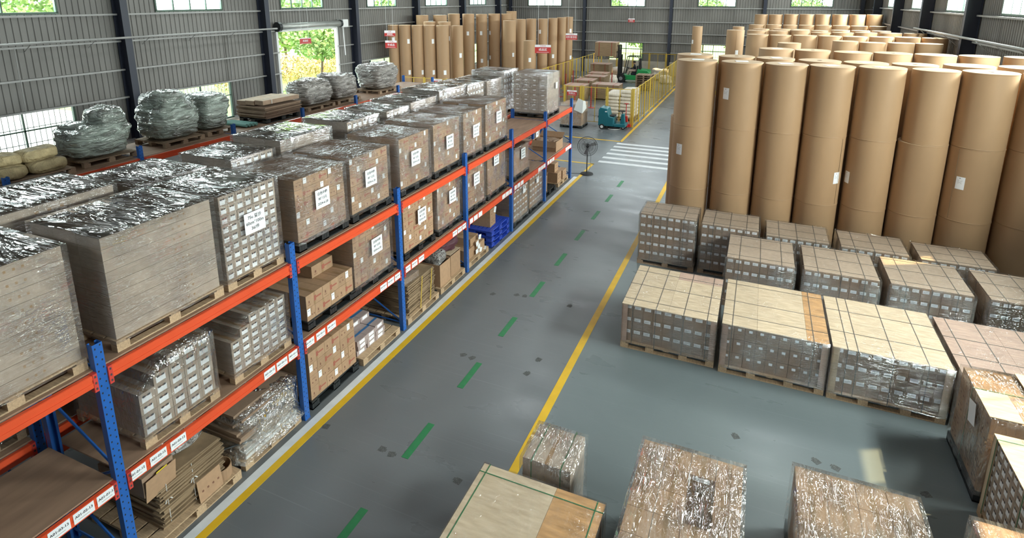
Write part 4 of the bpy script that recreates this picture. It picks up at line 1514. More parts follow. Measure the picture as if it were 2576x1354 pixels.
for i, (x, dx) in enumerate(((-0.42, 0), (-0.05, 0.02), (0.36, 0.05))):
    st = MB().box(-0.17, -0.72, 0, 0.17, 0.72, 0.13, 0, 1)
    ob('cardboard_bundle', cached('cb', lambda: st.mesh('cardboard_bundle', [M['kraft_dark'], M['ply_pale']])), t, (x, 0.0, h + 0.37 + dx), (0, 0, R(2 - 2 * i)))
    for yy in (-0.4, 0.3):
        ob('string', cached('cstr', lambda: MB().box(-0.173, -0.006, -0.002, 0.173, 0.006, 0.134).mesh('string', M['white_plastic'])), t, (x, yy, h + 0.37 + dx))
sack_pile('grey film-wrapped bundles in front of the roller door, left of two', -8.9, -7.75, 11.6, 12.95, 3.62, 'wrap_grey', 34, amp=0.12, ridge=0.1)
sack_pile('grey film-wrapped bundles in front of the roller door, right of two', -8.9, -7.75, 13.1, 14.4, 3.70, 'wrap_grey', 35, amp=0.08, ridge=0.1)
sack_pile('pale film-wrapped bundles right of the roller door on a wooden pallet', -9.0, -7.75, 15.6, 17.1, 3.80, 'wrap_grey', 36, amp=0.10, ridge=0.1)
# green buckets / tubes beside the cardboard
t = thing('tube_bundle', 'teal plastic tubes lying on the far rack beside the cardboard', 'tubes', (-8.2, 9.1, D2 + 0.02), 0)
for i in range(4):
    ob('tube', cached('tube', lambda: MB().tube((-0.5, 0, 0.05), (0.5, 0, 0.05), 0.05, 10).mesh('tube', M['leaf_teal'])), t, (0.02 * i, -0.12 + i * 0.105, 0), (0, 0, R(2)))

# ------------------------------------------------------------------ crates and boxed loads right of the aisle
gR1 = 'wooden-topped crates in the front row right of the aisle'
bdA = [(0, 0.5, 0, 1, 'ply_pale'), (0.5, 1, 0, 1, 'ply_pale')]
load('wooden-topped strapped crate next to the yellow line, first of the front row', 4.02, 5.68, 6.52, 8.22, 0, 0.90, 'Ew', 'y-', layers=3, nface=9, pal='wood', film='side', topfilm='film_top_pale', seed=90, group=gR1, board=[(0, 0.5, 0, 1, 'ply_pale'), (0.5, 1.0, 0, 0.8, 'ply_pale'), (0.5, 1.0, 0.8, 1, 'ply_pink')], posts='ply_pink', straps=((0.12, 0.37, 0.66, 0.9), (0.14, 0.5, 0.85)), bell=0)
load('wooden-topped strapped crate, second of the front row, with mixed pale and tan boards', 5.76, 7.40, 6.46, 8.22, 0, 0.94, 'Ev', 'y-', layers=3, nface=9, pal='wood', film='side', topfilm='film_top_pale', seed=91, group=gR1, board=[(0, 0.34, 0, 1, 'ply_pale'), (0.34, 0.8, 0, 1, 'ply_pale'), (0.8, 1.0, 0, 1, 'ply_orange')], posts='ply_pink', straps=((0.1, 0.86), (0.2, 0.5, 0.9)), bell=0)
load('wooden-topped strapped crate, third of the front row, with cream corner boards', 7.44, 9.06, 6.44, 8.22, 0, 0.94, 'Ew', 'y-', layers=3, nface=9, pal='wood', film='side', topfilm='film_top_pale', seed=92, group=gR1, board=[(0, 1, 0, 0.5, 'ply_pale'), (0, 1, 0.5, 1.0, 'ply_pale')], posts='ply_pale', straps=((0.13, 0.22, 0.52, 0.8), (0.3, 0.72)), bell=0)
load('pink-boarded strapped crate, fourth of the front row behind the sunlit load', 9.14, 10.78, 6.44, 8.15, 0, 0.94, 'Ew', 'y-', layers=3, nface=9, pal='wood', film='side', topfilm='film_top_pale', seed=93, group=gR1, board=[(0, 0.5, 0, 1, 'ply_pink'), (0.5, 1, 0, 1, 'ply_pink')], posts='ply_pink', straps=((0.1, 0.36, 0.7), (0.3, 0.62)), bell=0)
gR2 = 'strapped carton loads in the middle row right of the aisle'
two = [1, 1, 1, 1, 0.35, 1, 1, 1, 1]
for i, (a, b) in enumerate(((5.66, 7.0), (7.12, 8.47), (8.60, 9.95), (10.14, 11.48))):
    load('strapped carton load, %s from the aisle in the middle row' % ORD[i], a, b, 8.88, 10.25, 0, 1.10, 'Ew', 'y-', layers=4, nface=[1] * 8, pal='wood_dull', film='side', topfilm='film_top_pale', seed=100 + i, group=gR2, board=[(0.02, 0.5, 0.03, 0.5, 'lid'), (0.5, 0.98, 0.03, 0.5, 'lid'), (0.02, 0.5, 0.5, 0.97, 'lid'), (0.5, 0.98, 0.5, 0.97, 'lid')], straps=((0.2, 0.5, 0.8), (0.15, 0.55, 0.9)), bell=0)
gR3 = 'strapped carton loads in the back row against the paper rolls'
for i, (a, b, c, d, tp, ly) in enumerate(((3.60, 4.94, 10.19, 11.15, 1.30, 5), (5.02, 6.30, 10.24, 11.28, 1.24, 5), (6.42, 7.74, 10.40, 11.48, 1.12, 4), (7.92, 9.22, 10.36, 11.42, 1.12, 4), (9.38, 10.7, 10.36, 11.36, 1.10, 4))):
    load('strapped carton load against the paper rolls, %s from the aisle' % ORD[i], a, b, c, d, 0, tp, 'Ew', 'y-', layers=ly, nface=[1] * 8, pal='wood_dull', film='side', topfilm='film_top_pale', seed=110 + i, group=gR3, board=[(0.02, 0.5, 0.03, 0.5, 'lid'), (0.5, 0.98, 0.03, 0.5, 'lid'), (0.02, 0.5, 0.5, 0.97, 'lid'), (0.5, 0.98, 0.5, 0.97, 'lid')], straps=((0.22, 0.5, 0.78), (0.15, 0.5, 0.88)), bell=0)

# ------------------------------------------------------------------ foreground goods
gN = 'goods at the bottom edge of the photo'
load('plywood-topped crate with green straps at the bottom centre', 3.42, 4.86, 0.2, 1.95, 0, 1.08, 'Pp', 'y-', layers=4, nface=5, pal='wood', film='vert', topfilm='film_top_pale', seed=120, group=gN, board=[(0.0, 0.62, 0.38, 1.0, 'ply_pale'), (0.62, 1.0, 0.38, 1.0, 'ply_orange'), (0.0, 1.0, 0.0, 0.38, 'ply_orange')], straps=((0.05, 0.94), (0.08, 0.93)), strap_m='strap_green', bell=0.02)
load('narrow film-wrapped stack of dotted cartons with green straps behind the plywood crate', 3.70, 4.36, 2.35, 3.02, 0, 0.92, 'Pp', 'y-', layers=4, nface=1, pal=None, film='vert', topfilm='film_top_gloss', seed=121, group=gN, straps=((0.22, 0.78), ()), strap_m='strap_green', bell=0.05)
wc = load('film-wrapped carton load with a dark gap in its top, bottom right of centre', 5.06, 6.22, 1.25, 2.96, 0, 1.20, 'A', 'y-', layers=5, nface=4, pal='black', film='vert', topfilm='film_top_gloss', seed=122, group=gN, bell=0.03,
          cut=lambda k, j, n, m: k == n - 1)
wd = load('film-wrapped carton load with vertical creases, bottom edge right', 6.74, 8.02, 1.2, 3.52, 0, 0.96, 'A', 'y-', layers=4, nface=5, pal='black', film='vert', topfilm='film_top_gloss', seed=123, group=gN, bell=0.02,
          cut=lambda k, j, n, m: k == n - 1)


def top_grid(t, w, l, z, hh, nx, ny, skip):
    for i in range(nx):
        for j in range(ny):
            if (i, j) in skip:
                continue
            ob('carton', carton_mesh(w / nx - 0.006, l / ny - 0.006, hh, 'Ad' if (i + j) % 2 else 'Aw', 'y-'), t, (-w / 2 + w * i / nx, -l / 2 + l * j / ny, z))


top_grid(wc, 1.11, 1.66, 0.15 + (1.05) * 4 / 5, 0.205, 4, 5, {(2, 2), (2, 3)})
top_grid(wd, 1.23, 2.27, 0.15 + 0.81 * 3 / 4, 0.198, 4, 6, {(2, 2)})
load('film-wrapped brown carton load cut off by the bottom right corner', 8.46, 9.7, 1.6, 3.47, 0, 0.95, 'A', 'y-', layers=4, nface=4, pal='black', film='vert', topfilm='film_top_gloss', seed=124, group=gN)
# the tall sunlit load on a black pallet at the right edge
s5 = load('tall wrapped load with sunlit orange top on a black pallet, right edge', 9.0, 10.2, 4.92, 6.12, 0, 1.24, 'Ad', 'x-', layers=5, nface=4, nend=1, pal='black', film='vert', topfilm='film_top_gloss', seed=125, group=gN, straps=((), (0.55,)), strap_m='strap_green', bell=0.03)
ob('label_sheet', MB().box(-0.002, -0.12, -0.15, 0, 0.12, 0.15).mesh('label_sheet', M['sticker']), s5, (-0.632, -0.15, 1.0), (R(-14), 0, 0))
ob('lettering', text_mesh('75u 60cm', 0.04, M['ink'], 0.001), s5.children[-1], (-0.003, 0, 0.02), ROT_MX)
for (u0, u1, v0, v1, zz) in ((-0.6, -0.25, -0.58, 0.0, 0), (0.0, 0.55, 0.05, 0.58, 0.02), (0.05, 0.58, -0.5, -0.02, 0.0)):
    ob('top_board', MB().box(u0, v0, 0, u1, v1, 0.012).mesh('top_board', M['ply_pale']), s5, (0, 0, 1.255 + zz))
# crate with printed cartons and a framed plywood top in front of it
t6 = load('crate of printed cartons with plywood edges at the right edge', 9.0, 10.2, 3.56, 4.74, 0, 1.18, 'Bl', 'x-', layers=7, nface=8, nend=1, pal='wood', film=None, seed=126, group=gN, posts='ply_pale', board=[(0.0, 0.22, 0, 1, 'ply_pale'), (0.22, 1.0, 0.84, 1.0, 'ply_pale')], straps=((), (0.2, 0.9)), strap_m='strap_green')

# ------------------------------------------------------------------ paper rolls
SEG = 40


def roll_mesh():
    mb = MB()
    rings = [(0.496, 0.0), (0.509, 0.004), (0.5, 0.009), (0.5, 0.016), (0.5, 0.98), (0.5, 0.988), (0.506, 0.994), (0.492, 1.0)]
    for r, z in rings:
        for i in range(SEG):
            t = 2 * math.pi * i / SEG
            k = r * (1 + 0.0022 * math.sin(3 * t + z * 4) + 0.0015 * math.sin(7 * t))
            mb.v.append((k * math.cos(t), k * math.sin(t), z))
    for a in range(len(rings) - 1):
        for i in range(SEG):
            j = (i + 1) % SEG
            mb.f.append((a * SEG + i, a * SEG + j, (a + 1) * SEG + j, (a + 1) * SEG + i))
            mb.m.append(0)
    n = len(mb.v)
    for r, z in ((0.06, 1.0), (0.055, 0.99)):
        for i in range(SEG):
            t = 2 * math.pi * i / SEG
            mb.v.append((r * math.cos(t), r * math.sin(t), z))
    b = (len(rings) - 1) * SEG
    for i in range(SEG):
        j = (i + 1) % SEG
        mb.f.append((b + i, b + j, n + j, n + i))
        mb.m.append(1)
        mb.f.append((n + i, n + j, n + SEG + j, n + SEG + i))
        mb.m.append(2)
    mb.f.append(tuple(n + SEG + i for i in range(SEG)))
    mb.m.append(2)
    mb.f.append(tuple(reversed(range(SEG))))
    mb.m.append(1)
    me = mb.mesh('paper_roll', [M['reel'], M['reel_top'], M['core']])
    sm = [False] * len(mb.f)
    for i in range((len(rings) - 1) * SEG):
        sm[i] = True
    me.polygons.foreach_set('use_smooth', sm)
    return me


ROLL = roll_mesh()


def curved_patch(r, a0, a1, z0, z1, mats, qr=True):
    mb = MB()
    n = 5
    for i in range(n):
        t0, t1 = a0 + (a1 - a0) * i / n, a0 + (a1 - a0) * (i + 1) / n
        mb.quad((r * math.cos(t0), r * math.sin(t0), z0), (r * math.cos(t1), r * math.sin(t1), z0), (r * math.cos(t1), r * math.sin(t1), z1), (r * math.cos(t0), r * math.sin(t0), z1))
    for (u0, u1, v0, v1) in ((0.35, 0.5, 0.86, 0.9), (0.2, 0.75, 0.70, 0.715), (0.2, 0.7, 0.62, 0.63), (0.2, 0.65, 0.54, 0.55), (0.2, 0.7, 0.46, 0.47)):
        t0, t1 = a0 + (a1 - a0) * u0, a0 + (a1 - a0) * u1
        q = r + 0.0015
        zz0, zz1 = z0 + (z1 - z0) * v0, z0 + (z1 - z0) * v1
        mb.quad((q * math.cos(t0), q * math.sin(t0), zz0), (q * math.cos(t1), q * math.sin(t1), zz0), (q * math.cos(t1), q * math.sin(t1), zz1), (q * math.cos(t0), q * math.sin(t0), zz1), 1)
    return mb.mesh('roll_label', mats)


def roll(label, x, y, z0, z1, d, group, rz=0, labels=(), top_paper=False, seam=False, paper_rz=0, name='paper_roll'):
    o = ob(name, ROLL, None, (x, y, z0), (0, 0, R(rz)), (d * 0.985, d * 0.985, z1 - z0))
    tag(o, label, 'paper roll', group)
    inv = 1.0 / (z1 - z0)
    for (ang, zc) in labels:
        a = R(ang - rz)
        hw = 0.085 / (d * 0.5) * 1.0
        me = curved_patch(0.505, a - hw, a + hw, (zc - z0 - 0.14) * inv, (zc - z0 + 0.14) * inv, [M['sticker'], M['ink']])
        ob('roll_label', me, o)
    if top_paper:
        ob('end_paper', cached('endp', lambda: MB().box(-0.15, -0.13, 0, 0.15, 0.13, 0.002).mesh('end_paper', M['sticker'])), o, (0.02, -0.02, 1.001), (0, 0, R(paper_rz)))
    if seam:
        a = R(seam - rz)
        ob('wrapper_seam', MB().box(0, -0.004, 0.02, 0.004, 0.004, 0.98).mesh('wrapper_seam', M['kraft_edge']), o, (0.503 * math.cos(a), 0.503 * math.sin(a), 0), (0, 0, a))
    return o


S1, S2 = 1.57, 3.225
gT = 'front row of stacked brown paper rolls right of the aisle'
front = [(4.50, 12.15, 4.86, .99), (5.55, 12.15, 4.86, .98), (6.54, 12.15, 4.85, .96), (7.51, 12.15, 4.85, .96), (8.51, 12.15, 4.86, .95), (9.49, 12.15, 4.85, .90), (10.49, 12.15, 4.85, 1.0), (11.55, 12.15, 4.84, 1.0)]
LBL = {0: [(1, -122, 2.60)], 1: [(2, -128, 4.1)], 3: [(1, -44, 2.25)], 4: [(1, -156, 2.27)], 6: [(1, -126, 2.45)]}
for i, (x, y, zt, d) in enumerate(front):
    for k, (a, b) in enumerate(((0.0, S1), (S1, S2), (S2, zt))):
        pos = ('bottom', 'middle', 'top')[k]
        col_ = 'leftmost' if i == 0 else ('rightmost' if i == 7 else ORD[i])
        lb = [(ang, zc) for (kk, ang, zc) in LBL.get(i, []) if kk == k]
        dd = d
        if i == 5 and k < 2:
            dd = d + 0.07
        roll('%s paper roll of the %s stack in the front row' % (pos, col_), x + (0.03 if (i == 5 and k == 2) else 0), y, a, b, dd, gT, rz=i * 37 + k * 61, labels=lb,
             top_paper=(k == 2 and i < 6), paper_rz=i * 9 - rzz if (rzz := (i * 37 + k * 61)) else 0, seam=(-38 if (i == 3 and k == 1) else (-140 if (i == 6 and k == 1) else False)))
more = {
    'second': [[4.32, 13.25, 4.9, 0.95], [5.37, 13.25, 4.89, 0.91], [6.31, 13.25, 4.88, 0.92], [7.32, 13.25, 4.86, 0.98], [8.33, 13.25, 4.85, 0.97], [9.34, 13.25, 4.85, 0.95], [10.39, 13.25, 4.87, 0.99], [11.42, 13.25, 4.87, 0.97]],
    'third': [[6.37, 16.4, 4.88, 0.98], [7.37, 16.4, 4.87, 0.97], [8.42, 16.4, 4.85, 1.0], [9.42, 16.4, 4.86, 0.96], [10.44, 16.4, 4.85, 1.0], [11.43, 16.4, 4.85, 0.92], [12.45, 16.4, 4.85, 0.95]],
    'fourth': [[9.14, 24.6, 4.66, 0.95], [10.11, 24.6, 4.63, 0.95], [11.11, 24.6, 4.64, 0.94], [12.06, 24.6, 4.64, 0.94], [7.04, 24.6, 4.52, 0.93]],
    'fifth': [[5.74, 26.7, 4.74, 0.97], [6.72, 26.7, 4.73, 0.92], [7.74, 26.7, 4.74, 1.0], [8.75, 26.7, 4.74, 0.95], [9.74, 26.7, 4.74, 0.97], [10.74, 26.7, 4.75, 0.93], [11.71, 26.7, 4.76, 0.95], [12.7, 26.7, 4.75, 0.95]],
    'sixth': [[5.65, 30.1, 4.76, 0.94], [6.72, 30.1, 4.76, 0.97], [7.68, 30.1, 4.81, 0.93], [8.65, 30.1, 4.72, 0.91], [9.61, 30.1, 4.74, 0.96], [10.61, 30.1, 4.76, 0.97], [11.64, 30.1, 4.76, 0.96], [12.65, 30.1, 4.76, 0.96]],
    'seventh': [[5.85, 34.9, 4.62, 0.92], [6.98, 34.9, 4.63, 0.96], [7.97, 34.9, 4.63, 0.92], [8.96, 34.9, 4.59, 0.9], [10.01, 34.9, 4.63, 0.97], [11.01, 34.9, 4.63, 0.95], [12.0, 34.9, 4.63, 0.95]],
    'eighth': [[5.54, 39.0, 4.7, 0.97], [6.58, 39.0, 4.72, 0.97], [7.55, 39.0, 4.71, 0.89], [8.5, 39.0, 4.72, 0.93], [9.47, 39.0, 4.73, 0.94], [10.47, 39.0, 4.73, 0.97], [11.45, 39.0, 4.72, 0.94], [12.45, 39.0, 4.72, 0.94]],
    'farthest': [[5.76, 42.3, 5.29, 0.88], [6.7, 42.3, 5.29, 0.92], [7.68, 42.3, 5.32, 0.93], [8.66, 42.3, 5.33, 0.94], [9.63, 42.3, 5.34, 0.95], [10.67, 42.3, 5.34, 0.97], [11.69, 42.3, 5.34, 0.97], [12.7, 42.3, 5.35, 0.97]],
}
for ri, (rn, lst) in enumerate(more.items()):
    lst = sorted(lst)
    for i, (x, y, zt, d) in enumerate(lst):
        lb = 'paper roll topping a stack in the %s row of rolls, %s from the left' % (rn, ORD[i])
        mid = 1.6 if zt < 5 else 1.8
        s2 = 3.2 if zt < 5 else 3.6
        rz = (i * 53 + ri * 17) % 360
        roll(lb, x, y, s2, zt, d, 'paper rolls on top of the %s row' % rn, rz=rz, top_paper=(ri < 2 and i % 2 == 0))
        if ri == 0 and i == 0 or (rn == 'third' and i == 0):
            pass
        roll('paper roll standing low in the %s row of rolls, %s from the left' % (rn, ORD[i]), x + (0.06 if ri else -0.06 if i == 0 else 0.0), y, 0, s2, d, 'lower paper rolls of the %s row' % rn, rz=rz + 40)
gS = 'single standing paper rolls beyond the front rows'
roll('narrow dark brown roll standing alone by the far wall, left of the roll block', 1.71, 40, 0, 4.48, 0.70, gS, labels=[(-140, 3.4)])
roll('broad brown roll standing apart with a white label, left of the roll block', 4.51, 33, 0, 4.61, 0.98, gS, labels=[(-70, 3.35)], seam=-80)
roll('roll top peeping out behind the broad roll left of the roll block', 4.6, 34.2, 0, 4.76, 0.65, gS)

gLc = 'brown paper rolls in the far left corner'
left = [(-14.85, 27, 4.77, 0.66, 'leftmost front', [(-60, 3.9)]), (-14.21, 27.3, 4.77, 0.74, 'second front', [(-25, 3.8), (-25, 1.9)]), (-13.51, 27.6, 4.76, 0.72, 'third front', [(-15, 1.9)]), (-12.84, 27.9, 4.76, 0.72, 'fourth front', [(-25, 3.8), (-25, 1.9)]), (-12.10, 28.2, 4.75, 0.78, 'fifth front', [(-45, 1.9)]),
        (-13.41, 28.9, 4.92, 0.78, 'slightly higher second-row left', []), (-12.55, 29.25, 4.92, 0.83, 'slightly higher second-row right', [(-20, 3.9)]), (-11.5, 29.0, 4.72, 0.7, 'half-hidden right of the front group', [(-30, 2.9)]), (-15.0, 30.6, 5.27, 0.82, 'dark back left', []), (-14.21, 31.6, 5.26, 0.93, 'dark back second', []),
        (-14.47, 34, 5.29, 0.86, 'tall back left', []), (-13.72, 34.8, 5.27, 0.86, 'tall back with label, left', [(-70, 3.9)]), (-13.0, 35.5, 5.25, 0.83, 'tall back with two labels', [(-70, 3.9), (-65, 1.9)]), (-12.3, 36.2, 5.27, 0.88, 'widest tall back', [(-115, 3.9), (-115, 2.1)]), (-11.5, 36.6, 5.27, 0.78, 'tall back right', [(-40, 3.9)]),
        (-10.44, 34.7, 4.85, 0.92, 'front one of the right group', [(-30, 2.5)]), (-10.1, 35.9, 4.92, 0.8, 'second of the right group', [(-20, 2.4)]), (-9.61, 36.8, 4.93, 0.75, 'third of the right group', []), (-8.92, 37.3, 4.93, 0.76, 'fourth of the right group', [(-100, 4.0)]), (-8.35, 37.9, 4.96, 0.72, 'fifth of the right group', [(-60, 2.2)]),
        (-7.9, 38.6, 5.0, 0.7, 'sixth of the right group', []), (-7.62, 39.4, 5.02, 0.7, 'rightmost by the slim window', [(-40, 4.0), (-30, 2.0)]), (-8.59, 33.8, 3.58, 0.78, 'short one standing before the right group', [(-60, 2.3)]), (-12.12, 39, 5.4, 0.8, 'rising above the back', [])]
for i, (x, y, zt, d, lbn, lb) in enumerate(left):
    half = zt / 2 if zt > 4 else zt
    roll('upper brown paper roll in the far left corner, ' + lbn if zt > 4 else 'single short brown paper roll in the far left corner', x, y, half if zt > 4 else 0, zt, d, gLc, rz=i * 41, labels=[q for q in lb if q[1] > half or zt < 4])
    if zt > 4:
        roll('lower brown paper roll in the far left corner, ' + lbn, x, y, 0, half, d, gLc, rz=i * 41 + 90, labels=[q for q in lb if q[1] <= half])

# ------------------------------------------------------------------ yellow mesh fences
def fence(name, label, pts, h=1.95, wires=True, post_every=1.5, group=None):
    a0 = Vector((*pts[0], 0))
    root = thing(name, label, 'fence', tuple(a0), 0, group)
    for p, q in zip(pts, pts[1:]):
        a, b = Vector((*p, 0)) - a0, Vector((*q, 0)) - a0
        L = (b - a).length
        n = max(1, round(L / post_every))
        ang = math.atan2((b - a).y, (b - a).x)
        pm = cached(('fpost', h), lambda: MB().box(-0.03, -0.03, 0, 0.03, 0.03, h + 0.02).box(-0.07, -0.05, 0, 0.07, 0.05, 0.01).mesh('fence_post', M['yellow_rail']))
        for k in range(n + 1):
            ob('fence_post', pm, root, tuple(a + (b - a) * k / n), (0, 0, ang))
        w = L / n - 0.1

        def mk():
            mb = MB()
            for z in (0.12, h - 0.04):
                mb.box(0, -0.014, z - 0.014, w, 0.014, z + 0.014)
            for x in (0, w - 0.028, w * 0.5):
                mb.box(x, -0.014, 0.12, x + 0.028, 0.014, h - 0.04)
            return mb.mesh('mesh_panel', M['yellow_rail'])

        def mw():
            mb = MB()
            nn = int(w / 0.1)
            for i in range(nn + 1):
                x = w * i / nn
                mb.box(x - 0.0012, -0.0012, 0.12, x + 0.0012, 0.0012, h - 0.04)
            nz = int((h - 0.16) / 0.1)
            for i in range(nz + 1):
                z = 0.12 + (h - 0.16) * i / nz
                mb.box(0, -0.0012, z - 0.0012, w, 0.0012, z + 0.0012)
            return mb.mesh('wire_mesh', M['yellow_rail'])
        pmesh = cached(('fp', q3(w), h), mk)
        wmesh = cached(('fw', q3(w), h), mw)
        for k in range(n):
            c = a + (b - a) * (k / n) + (b - a).normalized() * 0.05
            f = ob('mesh_panel', pmesh, root, tuple(c), (0, 0, ang))
            if wires:
                tag(ob('wire_mesh', wmesh, f), kind='stuff')
    return root


fence('mesh_fence', 'yellow wire mesh fence running along the aisle beside the yellow floor line', [(0.30, 25.6), (0.32, 45.6)])
fence('mesh_fence', 'yellow wire mesh fence facing the camera behind the teal scrubber', [(-2.35, 25.62), (0.22, 25.62)], post_every=1.3)
gate = fence('mesh_gate', 'bright yellow gate panel with red sign left of the teal scrubber', [(-3.35, 25.6), (-2.45, 25.62)], post_every=0.9)
gate['category'] = 'gate'
fence('mesh_fence', 'yellow wire mesh fence on the far side of the board stacks', [(-6.6, 45.7), (0.2, 45.75)], wires=False)
fence('mesh_fence', 'yellow wire mesh fence with slanting top rail left of the board stacks', [(-6.95, 31.5), (-6.75, 45.4)], wires=False)
fence('mesh_fence', 'bright yellow fence in front of the left corner paper rolls', [(-13.1, 25.2), (-10.2, 25.2)], h=1.95, post_every=1.45)


def sign(name, label, x, y, z, w, h, top, bot, top_frac=0.28, strings=0.0, cat='sign', tilt=0):
    s = thing(name, label, cat, (x, y, z), R(tilt))
    ob('sign_board', MB().box(-w / 2, -0.006, 0, w / 2, 0.006, h * (1 - top_frac)).mesh('sign_board', M['sign_red']), s)
    ob('sign_header', MB().box(-w / 2, -0.006, h * (1 - top_frac), w / 2, 0.006, h).mesh('sign_header', M['sign_white']), s)
    ob('lettering', text_mesh(bot, h * 0.34, M['sign_white'], 0.002), s, (0, -0.008, h * (1 - top_frac) * 0.58), ROT_MY)
    ob('lettering', text_mesh(top, h * top_frac * 0.6, M['sign_red'], 0.0), s, (0, -0.008, h * (1 - top_frac * 0.5)), ROT_MY)
    ob('printed_line', MB().box(-w * 0.38, -0.0075, h * 0.10, w * 0.38, -0.006, h * 0.13).mesh('printed_line', M['sign_white']), s)
    if strings:
        ob('cord', MB().tube((-w * 0.3, 0, h), (-w * 0.3, 0, h + strings), 0.006, 5).tube((w * 0.3, 0, h), (w * 0.3, 0, h + strings), 0.006, 5).mesh('cord', M['white_plastic']), s)
    return s


sign('hanging_sign', 'pale pink and white sign hanging above another sign left of the paper rolls', -13.3, 24.4, 4.28, 0.62, 0.32, '仓库', '原纸区', 0.45, 4.85, tilt=20)
sign('hanging_sign', 'red sign with white header hanging left of the corner paper rolls, lower of two', -13.26, 24.41, 3.62, 0.66, 0.42, '仓库区域', '半成品', 0.28, 0.25, tilt=20)
sign('hanging_sign', 'red sign with three white characters hanging before the right rolls', -5.1, 27.0, 3.42, 0.88, 0.46, '仓库区域', '成品区', 0.28, 5.6, tilt=15)
sign('hanging_sign', 'red and pink sign with a row of small characters hanging near the far wall', -6.6, 37.0, 3.48, 0.82, 0.46, '仓库区域', '材料暂存区', 0.3, 5.6, tilt=12)
sign('hanging_sign', 'dull red sign hanging in front of the middle of the far wall', -3.6, 43.0, 4.55, 0.5, 0.3, '仓库', '成品区', 0.3, 4.4)
sign('door_sign', 'small dark red sign hanging in the roller door opening', -15.5, 20.15, 4.08, 0.62, 0.30, ' ', '成品区', 0.12, 5.1, tilt=70)
sign('gate_sign', 'red sign with white header fixed to the yellow gate panel', -2.93, 25.58, 1.42, 0.52, 0.28, '仓库区域', '非请勿入', 0.3)
sign('fence_sign', 'pink-red sign fixed to the fence before the left corner rolls', -10.75, 25.165, 1.55, 0.6, 0.36, '仓库区域', '原纸区', 0.3)

# ------------------------------------------------------------------ goods inside the fenced area
gB2 = 'stacks of brown boards inside the fenced area'


def board_stack(label, x0, x1, y0, y1, h, n=3, red=True, seed=0, group=gB2, z=0.0):
    t = thing('board_stack', label, 'board stack', ((x0 + x1) / 2, (y0 + y1) / 2, z), 0, group)
    w, l = x1 - x0, y1 - y0
    ob('support_block', MB().box(-w / 2 + 0.05, -l / 2, 0, -w / 2 + 0.17, l / 2, 0.1).box(w / 2 - 0.17, -l / 2, 0, w / 2 - 0.05, l / 2, 0.1).mesh('support_block', M['wood_dull']), t)
    me = MB().box(-w / 2, -l / 2, 0, w / 2, l / 2, (h - 0.13) / n - 0.006).mesh('board_bundle', M['kraft_edge'])
    for k in range(n):
        ob('board_bundle', me, t, (0.01 * (k % 2), 0, 0.1 + (h - 0.13) / n * k))
    ob('top_sheet', MB().box(-w / 2 - 0.01, -l / 2 - 0.01, 0, w / 2 + 0.01, l / 2 + 0.01, 0.025).mesh('top_sheet', M['ply_pink']), t, (0, 0, h - 0.03))
    for f in (-0.3, 0.3):
        ob('strap', MB().box(-0.015, -l / 2 - 0.014, 0.1, 0.015, -l / 2 - 0.010, h).box(-0.015, -l / 2 - 0.014, h - 0.004, 0.015, l / 2 + 0.014, h).mesh('strap', M['strap_red' if red else 'strap']), t, (f * w, 0, 0))
    return t


for i, (a, b, c, d, hh) in enumerate(((-5.35, -4.05, 31.6, 32.95, 1.02), (-5.45, -4.2, 34.2, 35.6, 1.02), (-5.45, -4.0, 36.6, 37.8, 1.0), (-5.8, -4.4, 38.8, 40.0, 0.95))):
    board_stack('red-strapped stack of brown boards, %s in the row behind the gate' % ORD[i], a, b, c, d, hh, seed=i)
board_stack('low wide stack of brown boards right of the row, in front of the forklift', -3.85, -2.1, 32.8, 34.0, 1.02)
board_stack('larger board stack with pale end left of the forklift mast', -6.6, -5.1, 42.3, 43.6, 1.25)
for i, (x, y) in enumerate(((-3.9, 29.3), (-3.1, 30.0), (-6.1, 33.0), (-6.3, 35.0), (-6.4, 37.0), (-3.5, 36.8))):
    p = thing('red_post', 'slim red steel stake standing among the board stacks', 'post', (x, y, 0), 0, 'red steel stakes among the board stacks')
    ob('stake', cached('stake', lambda: MB().box(-0.03, -0.03, 0, 0.03, 0.03, 1.3).box(-0.2, -0.2, 0, 0.2, 0.2, 0.02).mesh('stake', M['strap_red'])), p)
for k in range(8):
    pt = thing('wooden_pallet', 'wooden pallet, %s from the bottom of the pallet stack beside the forklift' % ORD[k], 'pallet', (-1.5, 38.4, k * 0.138), 0, 'empty pallets stacked beside the forklift')
    pallet(pt, 1.1, 1.1, 'wood_dull')
ws = thing('sack_stack', 'white sacks stacked high on a pallet behind the yellow fence by the scrubber', 'sack stack', (-0.75, 27.75, 0))
pallet(ws, 1.55, 1.5, 'wood_dull')
for k in range(8):
    for i in (0, 1):
        for j in (0, 1):
            if k == 7 and i == 0:
                continue
            lump('white_sack', ws, 0.80, 0.76, 0.21, 200 + k * 4 + i * 2 + j, 'white_sack', (-0.39 + 0.78 * i + (0.06 if k > 5 else 0), -0.37 + 0.74 * j, 0.135 + k * 0.185), amp=0.02, nu=28, nv=10, pw=0.4)
for i, (x, y, s, lb) in enumerate(((-4.9, 44.6, 1.0, 'white plastic-wrapped bundle lying behind the forklift mast'), (-1.3, 44.2, 1.1, 'crumpled white bags by the far wall right of the forklift'), (-0.6, 42.3, 0.8, 'pale crumpled bags behind the pallet stack'), (-4.4, 40.2, 0.8, 'white sacks on the floor at the foot of the forklift mast'))):
    wt = thing('white_bag', lb, 'bag', (x, y, 0))
    lump('bag_body', wt, 1.2 * s, 1.0 * s, 0.8 * s, 240 + i, 'white_sack', amp=0.16)
